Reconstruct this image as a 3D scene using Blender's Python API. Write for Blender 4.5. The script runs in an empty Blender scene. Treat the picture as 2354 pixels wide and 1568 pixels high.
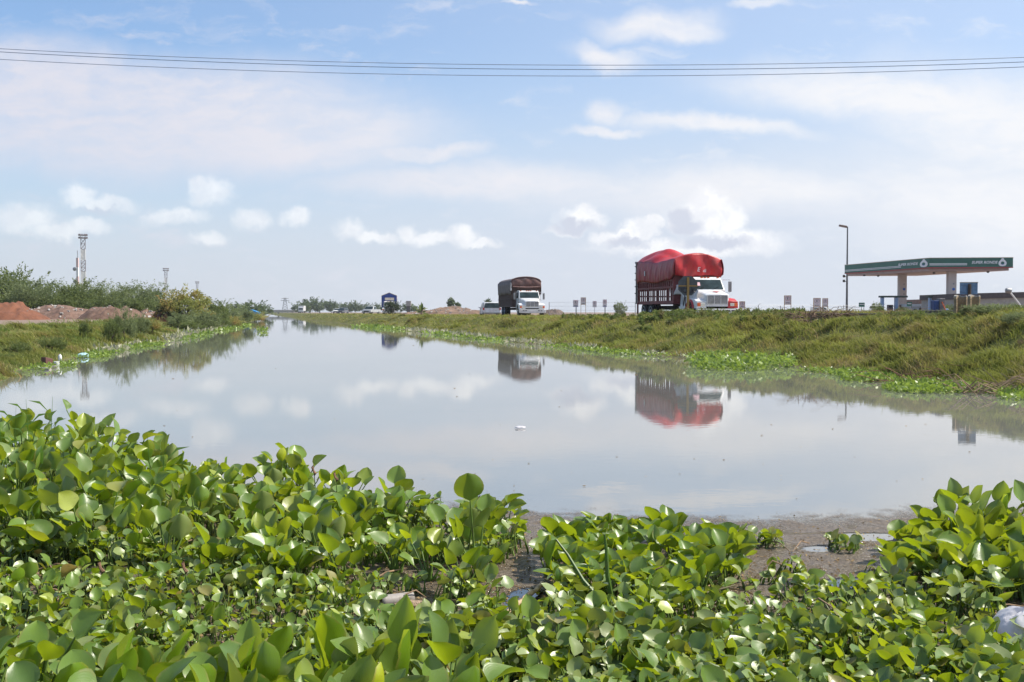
import bpy, math, random
import numpy as np
from mathutils import Vector, Matrix

random.seed(7)
rng = np.random.default_rng(11)
R = math.radians
scene = bpy.context.scene
COL = scene.collection

# ---------------------------------------------------------------- camera, sky, sun, exposure
CAM_H, FPX, PITCH = 1.5, 2353.0, R(1.607)
cam_data = bpy.data.cameras.new("camera")
cam = bpy.data.objects.new("camera", cam_data)
COL.objects.link(cam)
cam.location = (0, 0, CAM_H)
cam.rotation_euler = (R(90) - PITCH, 0, 0)
cam_data.sensor_width = 36
cam_data.lens = 36
cam_data.clip_start = 0.05
cam_data.clip_end = 20000
scene.camera = cam
scene.view_settings.view_transform = 'Standard'
scene.view_settings.look = 'None'
scene.view_settings.exposure = 0.52
scene.view_settings.gamma = 1.0
scene.cycles.max_bounces = 8
scene.cycles.transparent_max_bounces = 12
scene.cycles.volume_bounces = 0

SUN_DIR = Vector((0.80, 0.10, 0.95)).normalized()
SUN_EL = math.asin(SUN_DIR.z)
SUN_AZ = math.atan2(SUN_DIR.x, SUN_DIR.y)
sun_data = bpy.data.lights.new("sun", 'SUN')
sun_data.energy = 5.0
sun_data.angle = R(0.6)
sun_data.color = (1.0, 0.93, 0.81)
sun = bpy.data.objects.new("sun", sun_data)
COL.objects.link(sun)
sun.rotation_euler = SUN_DIR.to_track_quat('Z', 'Y').to_euler()

world = bpy.data.worlds.new("World")
scene.world = world
world.use_nodes = True


class NT:
    """tiny helper to write node graphs"""
    def __init__(s, tree):
        s.t = tree
        tree.nodes.clear()

    def n(s, kind, **kw):
        nd = s.t.nodes.new(kind)
        for k, v in kw.items():
            if k == 'inp':
                for kk, vv in v.items():
                    if isinstance(vv, bpy.types.NodeSocket):
                        s.t.links.new(vv, nd.inputs[kk])
                    else:
                        nd.inputs[kk].default_value = vv
            else:
                setattr(nd, k, v)
        return nd

    def math(s, op, a, b=None, c=None, clamp=False):
        nd = s.t.nodes.new('ShaderNodeMath')
        nd.operation = op
        nd.use_clamp = clamp
        for i, v in enumerate((a, b, c)):
            if v is None:
                continue
            if isinstance(v, bpy.types.NodeSocket):
                s.t.links.new(v, nd.inputs[i])
            else:
                nd.inputs[i].default_value = v
        return nd.outputs[0]

    def vmath(s, op, a, b=None, out=0):
        nd = s.t.nodes.new('ShaderNodeVectorMath')
        nd.operation = op
        for i, v in enumerate((a, b)):
            if v is None:
                continue
            if isinstance(v, bpy.types.NodeSocket):
                s.t.links.new(v, nd.inputs[i])
            else:
                nd.inputs[i].default_value = v
        return nd.outputs[out]

    def sm(s, v, a, b, lo=0.0, hi=1.0):
        nd = s.t.nodes.new('ShaderNodeMapRange')
        nd.interpolation_type = 'SMOOTHSTEP'
        s.t.links.new(v, nd.inputs[0])
        for i, x in enumerate((a, b, lo, hi)):
            nd.inputs[1 + i].default_value = x
        return nd.outputs[0]

    def mix(s, f, a, b):
        nd = s.t.nodes.new('ShaderNodeMix')
        nd.data_type = 'RGBA'
        for i, v in ((0, f), (6, a), (7, b)):
            if isinstance(v, bpy.types.NodeSocket):
                s.t.links.new(v, nd.inputs[i])
            elif i == 0:
                nd.inputs[0].default_value = v
            else:
                nd.inputs[i].default_value = (*v[:3], 1)
        return nd.outputs[2]

    def noise(s, vec, scale, detail=3, rough=0.55, dist=0.0, out=0):
        nd = s.t.nodes.new('ShaderNodeTexNoise')
        s.t.links.new(vec, nd.inputs['Vector'])
        nd.inputs['Scale'].default_value = scale
        nd.inputs['Detail'].default_value = detail
        nd.inputs['Roughness'].default_value = rough
        nd.inputs['Distortion'].default_value = dist
        return nd.outputs[out]


def build_sky():
    g = NT(world.node_tree)
    tc = g.n('ShaderNodeTexCoord')
    d = tc.outputs['Generated']
    sep = g.n('ShaderNodeSeparateXYZ', inp={0: d})
    sky = g.n('ShaderNodeTexSky', sky_type='NISHITA')
    sky.sun_disc = False
    sky.sun_elevation = SUN_EL
    sky.sun_rotation = SUN_AZ
    sky.air_density = 1.15
    sky.dust_density = 1.2
    sky.ozone_density = 1.6
    # directions projected on a plane facing north: u to the east, v up (tangents)
    ay = g.math('MAXIMUM', g.math('ABSOLUTE', sep.outputs[1]), 0.12)
    u = g.math('DIVIDE', sep.outputs[0], ay)
    v = g.math('DIVIDE', sep.outputs[2], ay)
    uv = g.n('ShaderNodeCombineXYZ', inp={0: u, 1: v}).outputs[0]
    wv = g.n('ShaderNodeTexNoise', inp={'Vector': uv, 'Scale': 14.0, 'Detail': 5.0, 'Roughness': 0.6})
    wofs = g.vmath('MULTIPLY', g.vmath('SUBTRACT', wv.outputs[1], (0.5, 0.5, 0.5)), (0.07, 0.035, 0))
    w1 = g.vmath('ADD', uv, wofs)
    wv2 = g.n('ShaderNodeTexNoise', inp={'Vector': uv, 'Scale': 46.0, 'Detail': 5.0, 'Roughness': 0.62})
    wofs2 = g.vmath('MULTIPLY', g.vmath('SUBTRACT', wv2.outputs[1], (0.5, 0.5, 0.5)), (0.030, 0.026, 0))
    w2 = g.vmath('ADD', uv, wofs2)

    def tu(px): return (px - 1176.5) / 2353.0
    def tv(py): return (718 - py) / 2353.0

    def ell(vec, px, py, rx, ry, lo=1.0, hi=0.3, rot=0.0):
        a = g.vmath('SUBTRACT', vec, (tu(px), tv(py), 0))
        if rot:
            nd = g.n('ShaderNodeVectorRotate', rotation_type='Z_AXIS', inp={'Vector': a, 'Angle': rot})
            a = nd.outputs[0]
        a = g.vmath('MULTIPLY', a, (2353.0 / rx, 2353.0 / ry, 0))
        return g.sm(g.vmath('LENGTH', a, out=1), lo, hi)

    def add(lst):
        s = lst[0]
        for x in lst[1:]:
            s = g.math('MAXIMUM', s, x)
        return s

    # thin high sheets
    sheets = [(330, 272, 690, 165, 1.15, .45, 0), (620, 300, 460, 120, 1.2, .4, 0), (60, 180, 330, 110, 1.2, .4, 0),
              (1500, 60, 170, 42, 1.2, .2, -.1), (1560, 70, 120, 30, 1.1, .2, 0), (1750, 15, 90, 16, 1.1, .2, 0),
              (1390, 135, 110, 34, 1.2, .2, .2), (1390, 255, 60, 42, 1.1, .2, 0), (1390, 300, 120, 14, 1.2, .3, 0),
              (2050, 230, 520, 75, 1.2, .25, .10), (2280, 300, 420, 160, 1.2, .2, .25), (1640, 290, 300, 26, 1.2, .2, .08),
              (2300, 470, 560, 190, 1.25, .1, .15), (1700, 440, 700, 70, 1.3, .1, 0), (1100, 420, 420, 50, 1.3, .2, 0),
              (1180, 20, 60, 8, 1, .2, 0), (960, 350, 180, 26, 1.2, .3, 0)]
    sheet = add([ell(w1, *e[:6], rot=e[6]) for e in sheets])
    st = g.n('ShaderNodeVectorMath', operation='MULTIPLY', inp={0: w1, 1: (1.0, 3.2, 1)}).outputs[0]
    fib = g.noise(st, 7.0, 7, .62, .4)
    fib2 = g.noise(st, 26.0, 6, .62, .3)
    fb = g.math('ADD', g.math('MULTIPLY', fib, .65), g.math('MULTIPLY', fib2, .35))
    fbm = g.sm(fb, .36, .60)
    sheet = g.math('MULTIPLY', sheet, g.math('ADD', .60, g.math('MULTIPLY', fbm, .38)))
    wisps = g.math('MULTIPLY', g.sm(fb, .50, .68), .45)
    sheet = g.math('MAXIMUM', sheet, wisps)
    # veil: milky air thick near the horizon, thinner with height, thicker to the east
    veil = g.sm(v, .27, 0.03)
    east = g.sm(u, -.5, .42)
    veil = g.math('ADD', g.math('MULTIPLY', veil, .62), g.math('MULTIPLY', east, .38), clamp=True)
    veil = g.math('MINIMUM', g.math('ADD', veil, .10), .94)
    skyc = g.vmath('MULTIPLY', sky.outputs[0], (.80, 1.0, 1.22))
    col = g.mix(veil, skyc, (4.85, 5.3, 6.15))
    warm = g.sm(v, .12, .0)
    col = g.mix(g.math('MULTIPLY', warm, .5), col, (5.2, 5.4, 5.8))
    sheetcol = g.mix(east, (5.4, 5.4, 6.0), (6.6, 6.65, 6.85))
    col = g.mix(sheet, col, sheetcol)
    # cumulus
    cum = [(485, 447, 62, 40), (455, 432, 34, 26), (185, 455, 46, 36), (245, 472, 85, 26), (60, 505, 90, 40), (200, 522, 60, 26),
           (140, 530, 90, 26), (585, 507, 52, 30), (680, 500, 42, 26), (400, 500, 90, 26), (480, 548, 60, 20),
           (805, 528, 44, 30), (860, 545, 70, 18), (940, 535, 36, 26), (1000, 548, 80, 22), (1065, 540, 46, 30), (1100, 556, 60, 14),
           (1335, 508, 68, 34), (1350, 490, 30, 26), (1310, 528, 60, 18),
           (1470, 530, 50, 34), (1500, 515, 30, 24), (1420, 550, 70, 22),
           (1600, 505, 84, 58), (1625, 472, 60, 48), (1660, 510, 56, 50), (1570, 520, 50, 34),
           (1700, 555, 130, 34), (1580, 570, 260, 24)]
    cm = add([ell(w2, *c, lo=1.12, hi=.35) for c in cum if c[0] < 1180] + [ell(w2, *c, lo=1.08, hi=.52) for c in cum if c[0] >= 1180 and c[2] < 120] + [ell(w2, *c, lo=1.15, hi=.3) for c in cum if c[2] >= 120])
    lit = g.noise(w2, 30.0, 6, .65)
    # sun is to the right and above: lit rims face that way, flat bases stay grey
    base = add([ell(w2, px, py, rx, ry, 1.1, .4) for px, py, rx, ry in
                [(1320, 524, 78, 22), (1575, 528, 56, 28), (1560, 500, 40, 40), (1640, 558, 120, 18), (1440, 560, 60, 16), (225, 490, 80, 14), (1300, 508, 30, 24)]])
    cc = g.mix(g.sm(lit, .35, .62), (6.7, 6.75, 7.0), (8.3, 8.2, 8.1))
    cc = g.mix(g.math('MULTIPLY', base, .85), cc, (4.15, 4.4, 5.3))
    lowv = g.sm(v, .17, .05, 1.0, .8)
    strg = g.sm(u, -.35, .08, .55, .92)
    cmf = g.math('MULTIPLY', g.math('MULTIPLY', cm, lowv), strg)
    col = g.mix(cmf, col, cc)
    # below the horizon: dull ground colour
    col = g.mix(g.sm(sep.outputs[2], -.02, -.12), col, (2.0, 2.1, 1.6))
    bg = g.n('ShaderNodeBackground', inp={'Color': col, 'Strength': 0.1})
    g.n('ShaderNodeOutputWorld', inp={0: bg.outputs[0]})


build_sky()

# ---------------------------------------------------------------- placement helpers
def ray(px, py):
    dx, dz = (px - 1176.5) / FPX, -(py - 784) / FPX
    return dx, math.cos(PITCH) + dz * math.sin(PITCH), -math.sin(PITCH) + dz * math.cos(PITCH)

def at(px, py, Y):
    x, y, z = ray(px, py)
    return Vector((x / y * Y, Y, CAM_H + z / y * Y))

def onz(px, py, z=0.0):
    x, y, zz = ray(px, py)
    t = (z - CAM_H) / zz
    return Vector((x * t, y * t, z))

def tag(o, label=None, cat=None, group=None, kind=None):
    if label: o['label'] = label
    if cat: o['category'] = cat
    if group: o['group'] = group
    if kind: o['kind'] = kind
    return o

def thing(name, label, cat, loc=(0, 0, 0), rz=0.0, group=None, scale=1.0):
    o = bpy.data.objects.new(name, None)
    COL.objects.link(o)
    o.location = loc
    o.rotation_euler = (0, 0, rz)
    o.scale = (scale,) * 3
    o.empty_display_size = .2
    return tag(o, label, cat, group)

def copy_thing(src, loc=None, rz=None, scale=None, label=None, group=None):
    r = src.copy()
    COL.objects.link(r)
    if loc is not None: r.location = loc
    if rz is not None: r.rotation_euler = (0, 0, rz)
    if scale is not None: r.scale = (scale,) * 3 if not hasattr(scale, '__len__') else scale
    if label: r['label'] = label
    if group: r['group'] = group
    for ch in list(src.children):
        c = ch.copy(); COL.objects.link(c); c.parent = r
        for gch in list(ch.children):
            d = gch.copy(); COL.objects.link(d); d.parent = c
    return r

def np_mesh(name, verts, quads=None, tris=None, uv=None, attrs=None, smooth=False):
    """fast mesh from numpy arrays"""
    me = bpy.data.meshes.new(name)
    verts = np.asarray(verts, dtype=np.float32)
    nq = 0 if quads is None else len(quads)
    nt = 0 if tris is None else len(tris)
    loops, starts = [], []
    if nq:
        loops.append(np.asarray(quads, dtype=np.int32).ravel()); starts.append(np.arange(nq) * 4)
    if nt:
        loops.append(np.asarray(tris, dtype=np.int32).ravel()); starts.append(nq * 4 + np.arange(nt) * 3)
    loops = np.concatenate(loops).astype(np.int32); starts = np.concatenate(starts).astype(np.int32)
    me.vertices.add(len(verts)); me.vertices.foreach_set('co', verts.ravel())
    me.loops.add(len(loops)); me.loops.foreach_set('vertex_index', loops)
    me.polygons.add(nq + nt); me.polygons.foreach_set('loop_start', starts)
    if smooth:
        me.polygons.foreach_set('use_smooth', np.ones(nq + nt, dtype=bool))
    if uv is not None:
        l = me.uv_layers.new(name='UVMap')
        l.data.foreach_set('uv', np.asarray(uv, dtype=np.float32)[loops].ravel())
    if attrs:
        for k, a in attrs.items():
            at_ = me.attributes.new(k, 'FLOAT', 'POINT')
            at_.data.foreach_set('value', np.asarray(a, dtype=np.float32))
    me.update(calc_edges=True)
    return me

def mobj(name, me, m, parent=None, loc=None):
    o = bpy.data.objects.new(name, me)
    COL.objects.link(o)
    if m is not None and len(me.materials) == 0:
        me.materials.append(m)
    if parent: o.parent = parent
    if loc is not None: o.location = loc
    return o

class MB:
    """collects shapes, links them as one mesh"""
    def __init__(s):
        s.v, s.f, s.T, s.cuts = [], [], Matrix.Identity(4), []

    def add(s, vs, fs):
        b = len(s.v)
        s.cuts.append((b, len(s.f)))
        for p in vs:
            s.v.append(tuple(s.T @ Vector(p)))
        s.f += [tuple(b + i for i in f) for f in fs]
        return s

    def box(s, x0, x1, y0, y1, z0, z1):
        vs = [(x, y, z) for z in (z0, z1) for y in (y0, y1) for x in (x0, x1)]
        return s.add(vs, [(0, 2, 3, 1), (4, 5, 7, 6), (0, 1, 5, 4), (2, 6, 7, 3), (0, 4, 6, 2), (1, 3, 7, 5)])

    def hexa(s, p):
        """8 points: bottom 4 (ccw) then top 4"""
        return s.add(p, [(3, 2, 1, 0), (4, 5, 6, 7), (0, 1, 5, 4), (1, 2, 6, 5), (2, 3, 7, 6), (3, 0, 4, 7)])

    def prism(s, prof, axis, a, b, scale_b=None):
        """profile of 2d points extruded along axis ('x','y','z') from a to b"""
        n = len(prof)
        def P(p, t):
            if axis == 'x': return (t, p[0], p[1])
            if axis == 'y': return (p[0], t, p[1])
            return (p[0], p[1], t)
        vs = [P(p, a) for p in prof] + [P((p[0] * (scale_b or 1), p[1]), b) for p in prof]
        fs = [tuple(range(n))[::-1], tuple(range(n, 2 * n))] + [(i, (i + 1) % n, n + (i + 1) % n, n + i) for i in range(n)]
        return s.add(vs, fs)

    def tube(s, pts, r, n=8, cap=True):
        pts = [Vector(p) for p in pts]
        rs = r if hasattr(r, '__len__') else [r] * len(pts)
        vs, fs = [], []
        up = Vector((0, 0, 1))
        for i, p in enumerate(pts):
            d = (pts[min(i + 1, len(pts) - 1)] - pts[max(i - 1, 0)]).normalized()
            a = d.cross(up)
            if a.length < .05: a = d.cross(Vector((1, 0, 0)))
            a.normalize(); b = d.cross(a)
            for k in range(n):
                t = 2 * math.pi * k / n
                vs.append(p + (a * math.cos(t) + b * math.sin(t)) * rs[i])
        for i in range(len(pts) - 1):
            for k in range(n):
                fs.append((i * n + k, i * n + (k + 1) % n, (i + 1) * n + (k + 1) % n, (i + 1) * n + k))
        if cap:
            fs += [tuple(range(n))[::-1], tuple((len(pts) - 1) * n + k for k in range(n))]
        return s.add(vs, fs)

    def lathe(s, prof, n=16, axis='z', c=(0, 0, 0)):
        """prof: list of (r, h)"""
        vs, fs = [], []
        for r, h in prof:
            for k in range(n):
                t = 2 * math.pi * k / n
                a, b = r * math.cos(t), r * math.sin(t)
                p = {'z': (a, b, h), 'x': (h, a, b), 'y': (a, h, b)}[axis]
                vs.append((p[0] + c[0], p[1] + c[1], p[2] + c[2]))
        for i in range(len(prof) - 1):
            for k in range(n):
                fs.append((i * n + k, i * n + (k + 1) % n, (i + 1) * n + (k + 1) % n, (i + 1) * n + k))
        fs += [tuple(range(n))[::-1], tuple((len(prof) - 1) * n + k for k in range(n))]
        return s.add(vs, fs)

    def grid(s, fn, nu, nv):
        vs = [fn(i / nu, j / nv) for j in range(nv + 1) for i in range(nu + 1)]
        fs = [(j * (nu + 1) + i, j * (nu + 1) + i + 1, (j + 1) * (nu + 1) + i + 1, (j + 1) * (nu + 1) + i) for j in range(nv) for i in range(nu)]
        return s.add(vs, fs)

    def each(s, name, m, parent=None, **kw):
        """every shape becomes an object of its own"""
        ends = s.cuts[1:] + [(len(s.v), len(s.f))]
        out = []
        for (v0, f0), (v1, f1) in zip(s.cuts, ends):
            q = MB(); q.v = s.v[v0:v1]; q.f = [tuple(i - v0 for i in f) for f in s.f[f0:f1]]
            out.append(q.build(name, m, parent, **kw))
        return out

    def build(s, name, m, parent=None, smooth=False, bevel=0, solid=0, loc=None):
        me = bpy.data.meshes.new(name)
        me.from_pydata(s.v, [], s.f)
        if smooth:
            me.polygons.foreach_set('use_smooth', [True] * len(me.polygons))
            if hasattr(me, 'set_sharp_from_angle'):
                me.set_sharp_from_angle(angle=R(smooth if smooth is not True else 40))
        me.update()
        o = mobj(name, me, m, parent, loc)
        if solid:
            md = o.modifiers.new('solid', 'SOLIDIFY'); md.thickness = solid; md.offset = 0
        if bevel:
            md = o.modifiers.new('bevel', 'BEVEL'); md.width = bevel; md.segments = 2; md.limit_method = 'ANGLE'
        return o

# ---------------------------------------------------------------- materials
def M(name, c, rough=.6, metal=0.0, var=.15, scale=4.0, bump=0.0, c2=None, spec=.5, detail=4, dirt=None, dscale=1.5, damt=.5, coat=0.0):
    m = bpy.data.materials.new(name)
    m.use_nodes = True
    g = NT(m.node_tree)
    tc = g.n('ShaderNodeTexCoord').outputs['Object']
    n1 = g.noise(tc, scale, detail, .6)
    lo = tuple(max(0, x * (1 - var)) for x in c); hi = tuple(min(1, x * (1 + var)) for x in (c2 or c))
    col = g.mix(g.sm(n1, .3, .7), lo, hi)
    if dirt:
        n2 = g.noise(tc, dscale, 6, .7)
        col = g.mix(g.math('MULTIPLY', g.sm(n2, .45, .7), damt), col, dirt)
    p = g.n('ShaderNodeBsdfPrincipled', inp={'Base Color': col, 'Roughness': rough, 'Metallic': metal, 'Specular IOR Level': spec, 'Coat Weight': coat})
    if bump:
        b = g.n('ShaderNodeBump', inp={'Strength': bump, 'Distance': .05, 'Height': g.noise(tc, scale * 3, 5, .65)})
        g.t.links.new(b.outputs[0], p.inputs['Normal'])
    g.n('ShaderNodeOutputMaterial', inp={0: p.outputs[0]})
    return m

def leaf_mat(name, lo, hi, rough=.45, trans=.35, extra=None, fade=None, attr='var', spec=.35, scale=.6):
    """foliage: colour ramp over a per-leaf value plus a wide noise; light passes through"""
    m = bpy.data.materials.new(name)
    m.use_nodes = True
    g = NT(m.node_tree)
    tc = g.n('ShaderNodeTexCoord').outputs['Object']
    a = g.n('ShaderNodeAttribute', attribute_name=attr).outputs['Fac']
    n1 = g.noise(tc, scale, 4, .6)
    col = g.mix(a, lo, hi)
    if extra:
        col = g.mix(g.sm(n1, .42, .68), col, extra)
    p = g.n('ShaderNodeBsdfPrincipled', inp={'Base Color': col, 'Roughness': rough, 'Specular IOR Level': spec})
    tr = g.n('ShaderNodeBsdfTranslucent', inp={'Color': g.mix(.5, col, tuple(min(1, x * 1.6) for x in hi))})
    mx = g.n('ShaderNodeMixShader', inp={0: trans, 1: p.outputs[0], 2: tr.outputs[0]})
    g.n('ShaderNodeOutputMaterial', inp={0: mx.outputs[0]})
    return m

def vnoise(x, y, seed=0):
    """smooth value noise for numpy arrays"""
    x = np.asarray(x, dtype=float); y = np.asarray(y, dtype=float)
    xi, yi = np.floor(x).astype(np.int64), np.floor(y).astype(np.int64)
    xf, yf = x - xi, y - yi
    def h(a, b):
        n = (a * 374761393 + b * 668265263 + seed * 1442695041) & 0xffffffff
        n = ((n ^ (n >> 13)) * 1274126177) & 0xffffffff
        return ((n ^ (n >> 16)) & 0xffff) / 65535.0
    u, v = xf * xf * (3 - 2 * xf), yf * yf * (3 - 2 * yf)
    return (h(xi, yi) * (1 - u) + h(xi + 1, yi) * u) * (1 - v) + (h(xi, yi + 1) * (1 - u) + h(xi + 1, yi + 1) * u) * v

def fbm(x, y, seed=0, o=4):
    s, a, f = 0, .5, 1
    for i in range(o):
        s = s + a * vnoise(np.asarray(x) * f, np.asarray(y) * f, seed + i); a *= .5; f *= 2.03
    return s / (1 - .5 ** o)

def sstep(a, b, x):
    t = np.clip((np.asarray(x, dtype=float) - a) / (b - a), 0, 1)
    return t * t * (3 - 2 * t)

# ---------------------------------------------------------------- terrain and water
RW = np.array([(-40, 12), (5, 11.3), (12, 10.4), (18.9, 9.45), (23.2, 8.5), (29.4, 7.9), (36.4, 4.7), (50, .9), (75, -5.6), (110, -15.3), (147, -25.4), (252, -53.5), (353, -77.2), (700, -164), (2500, -610)], float)
LW = np.array([(-40, -8), (5, -9), (12, -9.6), (21.8, -10.9), (27.8, -12.7), (39.2, -15.6), (52.7, -17.8), (80, -24), (110, -30.3), (170, -43), (252, -61), (353, -83.4), (700, -171), (2500, -640)], float)
def xr(y): return np.interp(y, RW[:, 0], RW[:, 1]) + (fbm(np.asarray(y) * .45, 3.3, 5) - .5) * 1.0 * sstep(5, 30, y)
def xl(y): return np.interp(y, LW[:, 0], LW[:, 1]) + (fbm(np.asarray(y) * .35, 9.3, 6) - .5) * 1.1 * sstep(5, 30, y)

def ground_z(x, y):
    x = np.asarray(x, float); y = np.asarray(y, float)
    R_, L_ = xr(y), xl(y)
    d = x - R_
    base = 1.12 + .12 * sstep(60, 40, y)
    lump = (fbm(x * .75, y * .6, 21) - .5) * .8 + (fbm(x * 2.0, y * 1.7, 22) - .5) * .3
    zr = base * sstep(-.8, 5.2, d) + lump * sstep(0, 1.2, d) * sstep(6.2, 3.4, d) - .14
    zr = zr + .14 * sstep(0, .6, d)
    zr = zr - .22 * sstep(5.9, 5.3, d) * sstep(1.5, 3.5, d) * sstep(33, 34.5, y) * sstep(37, 35.5, y)
    lot = sstep(5.6, 6.0, d) * sstep(35.0, 35.6, y) * sstep(80, 55, y) * sstep(10, 12, x)
    zr = zr + .16 * lot
    zr = zr + .55 * sstep(31, 20, y) * sstep(1.5, 5, d)
    dl = L_ - x
    basel = .78 + .1 * sstep(60, 120, y)
    lumpl = (fbm(x * .4, y * .3, 31) - .5) * .5 + (fbm(x * 1.5, y * 1.2, 32) - .5) * .15
    zl = basel * sstep(-.8, 5.0, dl) + lumpl * sstep(0, 1.5, dl) * sstep(11, 5, dl) - .12 + .12 * sstep(0, .6, dl)
    bed = -.35 * np.minimum(1, np.minimum(np.abs(d), np.abs(dl)) / 2.0)
    z = np.where(d > 0, zr, np.where(dl > 0, zl, bed))
    return z

def gz(x, y): return float(ground_z(np.array([x]), np.array([y]))[0])

ys = [-40, -20, -8, 0]
y_ = 4.0
while y_ < 3000:
    ys.append(y_); y_ += max(.35, y_ * .012) if y_ < 200 else y_ * .06
ys = np.array(ys + [9000.0])
dd = np.concatenate([np.arange(0, 12, .35), np.array([12.5, 13.3, 14.5, 16, 18, 20, 23, 26, 30, 36, 45, 60, 80, 120, 200, 400, 900, 2500, 8000.])])
nb = 6
cols = []
for y_ in ys:
    yy = min(y_, 2500)
    L_, R_ = float(xl(yy)), float(xr(yy))
    bedx = np.linspace(L_, R_, nb + 2)[1:-1]
    cols.append(np.concatenate([L_ - dd[::-1] - .001, bedx, R_ + dd + .001]))
X = np.array(cols); Yg = np.repeat(ys[:, None], X.shape[1], 1)
Z = ground_z(X, np.minimum(Yg, 2500))
ny, nx = X.shape
ii = np.arange(ny - 1)[:, None] * nx + np.arange(nx - 1)[None, :]
quads = np.stack([ii, ii + 1, ii + nx + 1, ii + nx], -1).reshape(-1, 4)
Dl = xl(np.minimum(Yg, 2500)) - X; Dr = X - xr(np.minimum(Yg, 2500))
nn = fbm(X * .3, Yg * .2, 41)
dirt = sstep(6.0, 7.5, Dl + (nn - .5) * 5) * sstep(70, 40, Dl)
dirt = np.maximum(dirt, sstep(9, 10.5, Dr + (nn - .5) * 2) * .75)
dirt = np.maximum(dirt, sstep(.45, .1, np.where(Dr > 0, Dr, np.where(Dl > 0, Dl, 0))))
gme = np_mesh('ground', np.stack([X, Yg, Z], -1).reshape(-1, 3), quads=quads, attrs={'dirt': dirt.ravel()}, smooth=True)

def ground_mat():
    m = bpy.data.materials.new('bank_earth'); m.use_nodes = True
    g = NT(m.node_tree)
    tc = g.n('ShaderNodeTexCoord').outputs['Object']
    d = g.n('ShaderNodeAttribute', attribute_name='dirt').outputs['Fac']
    n1 = g.noise(tc, .35, 6, .65); n2 = g.noise(tc, 2.6, 6, .7); n3 = g.noise(tc, 14, 5, .7)
    gr = g.mix(g.sm(n1, .35, .65), (.08, .095, .025), (.15, .15, .045))
    gr = g.mix(g.sm(n2, .5, .72), gr, (.17, .115, .06))
    dr = g.mix(g.sm(n2, .3, .7), (.30, .235, .19), (.22, .16, .125))
    dr = g.mix(g.math('MULTIPLY', g.sm(n3, .45, .7), .5), dr, (.12, .09, .07))
    f = g.sm(g.math('ADD', d, g.math('MULTIPLY', g.math('SUBTRACT', n2, .5), .5)), .35, .65)
    col = g.mix(f, gr, dr)
    b = g.n('ShaderNodeBump', inp={'Strength': .8, 'Distance': .12, 'Height': g.math('ADD', n2, g.math('MULTIPLY', n3, .5))})
    p = g.n('ShaderNodeBsdfPrincipled', inp={'Base Color': col, 'Roughness': .95, 'Specular IOR Level': .1, 'Normal': b.outputs[0]})
    g.n('ShaderNodeOutputMaterial', inp={0: p.outputs[0]})
    return m
tag(mobj('ground', gme, ground_mat()), kind='structure')

def water_mat():
    m = bpy.data.materials.new('canal_water'); m.use_nodes = True
    g = NT(m.node_tree)
    tc = g.n('ShaderNodeTexCoord').outputs['Object']
    n1 = g.noise(tc, 1.3, 4, .6); n2 = g.noise(tc, .25, 4, .6)
    col = g.mix(g.sm(n2, .35, .65), (.155, .16, .15), (.18, .18, .165))
    st = g.vmath('MULTIPLY', tc, (1.0, 1.6, 1))
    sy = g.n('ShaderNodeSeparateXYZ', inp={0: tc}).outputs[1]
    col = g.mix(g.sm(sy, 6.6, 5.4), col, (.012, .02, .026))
    rg = g.sm(g.noise(g.vmath('MULTIPLY', tc, (.35, 1.0, 1)), .5, 4, .6), .5, .7, .003, .03)
    b = g.n('ShaderNodeBump', inp={'Strength': .02, 'Distance': .02, 'Height': g.noise(st, 5.0, 3, .5)})
    p = g.n('ShaderNodeBsdfPrincipled', inp={'Base Color': col, 'Roughness': rg, 'IOR': 2.4, 'Specular IOR Level': .5, 'Normal': b.outputs[0]})
    g.n('ShaderNodeOutputMaterial', inp={0: p.outputs[0]})
    return m
# water: a sheet following the canal
wy = np.concatenate([np.linspace(-40, 100, 60), np.linspace(105, 700, 60), np.array([1000, 1600, 2500])])
wv = []
for y_ in wy:
    wv += [(float(xl(y_)) - 1.2, y_, 0), (float(xr(y_)) + 1.2, y_, 0)]
wq = [(2 * i, 2 * i + 1, 2 * i + 3, 2 * i + 2) for i in range(len(wy) - 1)]
tag(mobj('water', np_mesh('water', wv, quads=wq), water_mat()), kind='structure')
# ---------------------------------------------------------------- shared materials
WHITE = M('white_paint', (.64, .65, .66), .4, var=.08, dirt=(.33, .28, .22), dscale=2.2, damt=.5, coat=.2)
WHITE2 = M('dusty_white_paint', (.62, .62, .60), .45, var=.1, dirt=(.3, .26, .2), dscale=2, damt=.45)
GREYM = M('grey_metal', (.25, .26, .27), .5, .6, dirt=(.15, .1, .07), damt=.5)
DARK = M('black_rubber', (.02, .02, .022), .85, var=.3, spec=.2)
CHASSIS = M('dark_chassis', (.025, .023, .022), .8, var=.3, dirt=(.08, .06, .045))
CHROME = M('chrome', (.6, .61, .62), .22, .9, var=.1)
GLASS = M('tinted_glass', (.028, .045, .05), .2, 0, var=.35, scale=2, spec=.10)
LAMP = M('headlamp_glass', (.62, .6, .52), .15, 0, var=.1, spec=.9)
ORANGE = M('orange_lens', (.75, .13, .02), .3, var=.1)
REDLENS = M('red_lens', (.45, .02, .015), .3, var=.1)
REDPAINT = M('red_paint', (.42, .022, .025), .4, var=.12, dirt=(.18, .08, .06), damt=.3)
BROWNWOOD = M('dark_brown_boards', (.085, .048, .040), .8, var=.35, scale=3, bump=.3)
BROWNTARP = M('brown_tarpaulin', (.11, .048, .040), .6, var=.25, scale=2.2, bump=.5, dirt=(.17, .13, .12), damt=.35)
GREYTARP = M('grey_brown_tarpaulin', (.125, .095, .09), .7, var=.22, scale=2.2, bump=.5)
REDTARP = M('red_tarpaulin', (.42, .010, .014), .45, var=.16, scale=1.6, bump=.35, dirt=(.22, .04, .035), dscale=1.1, damt=.65, coat=.0)
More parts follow.
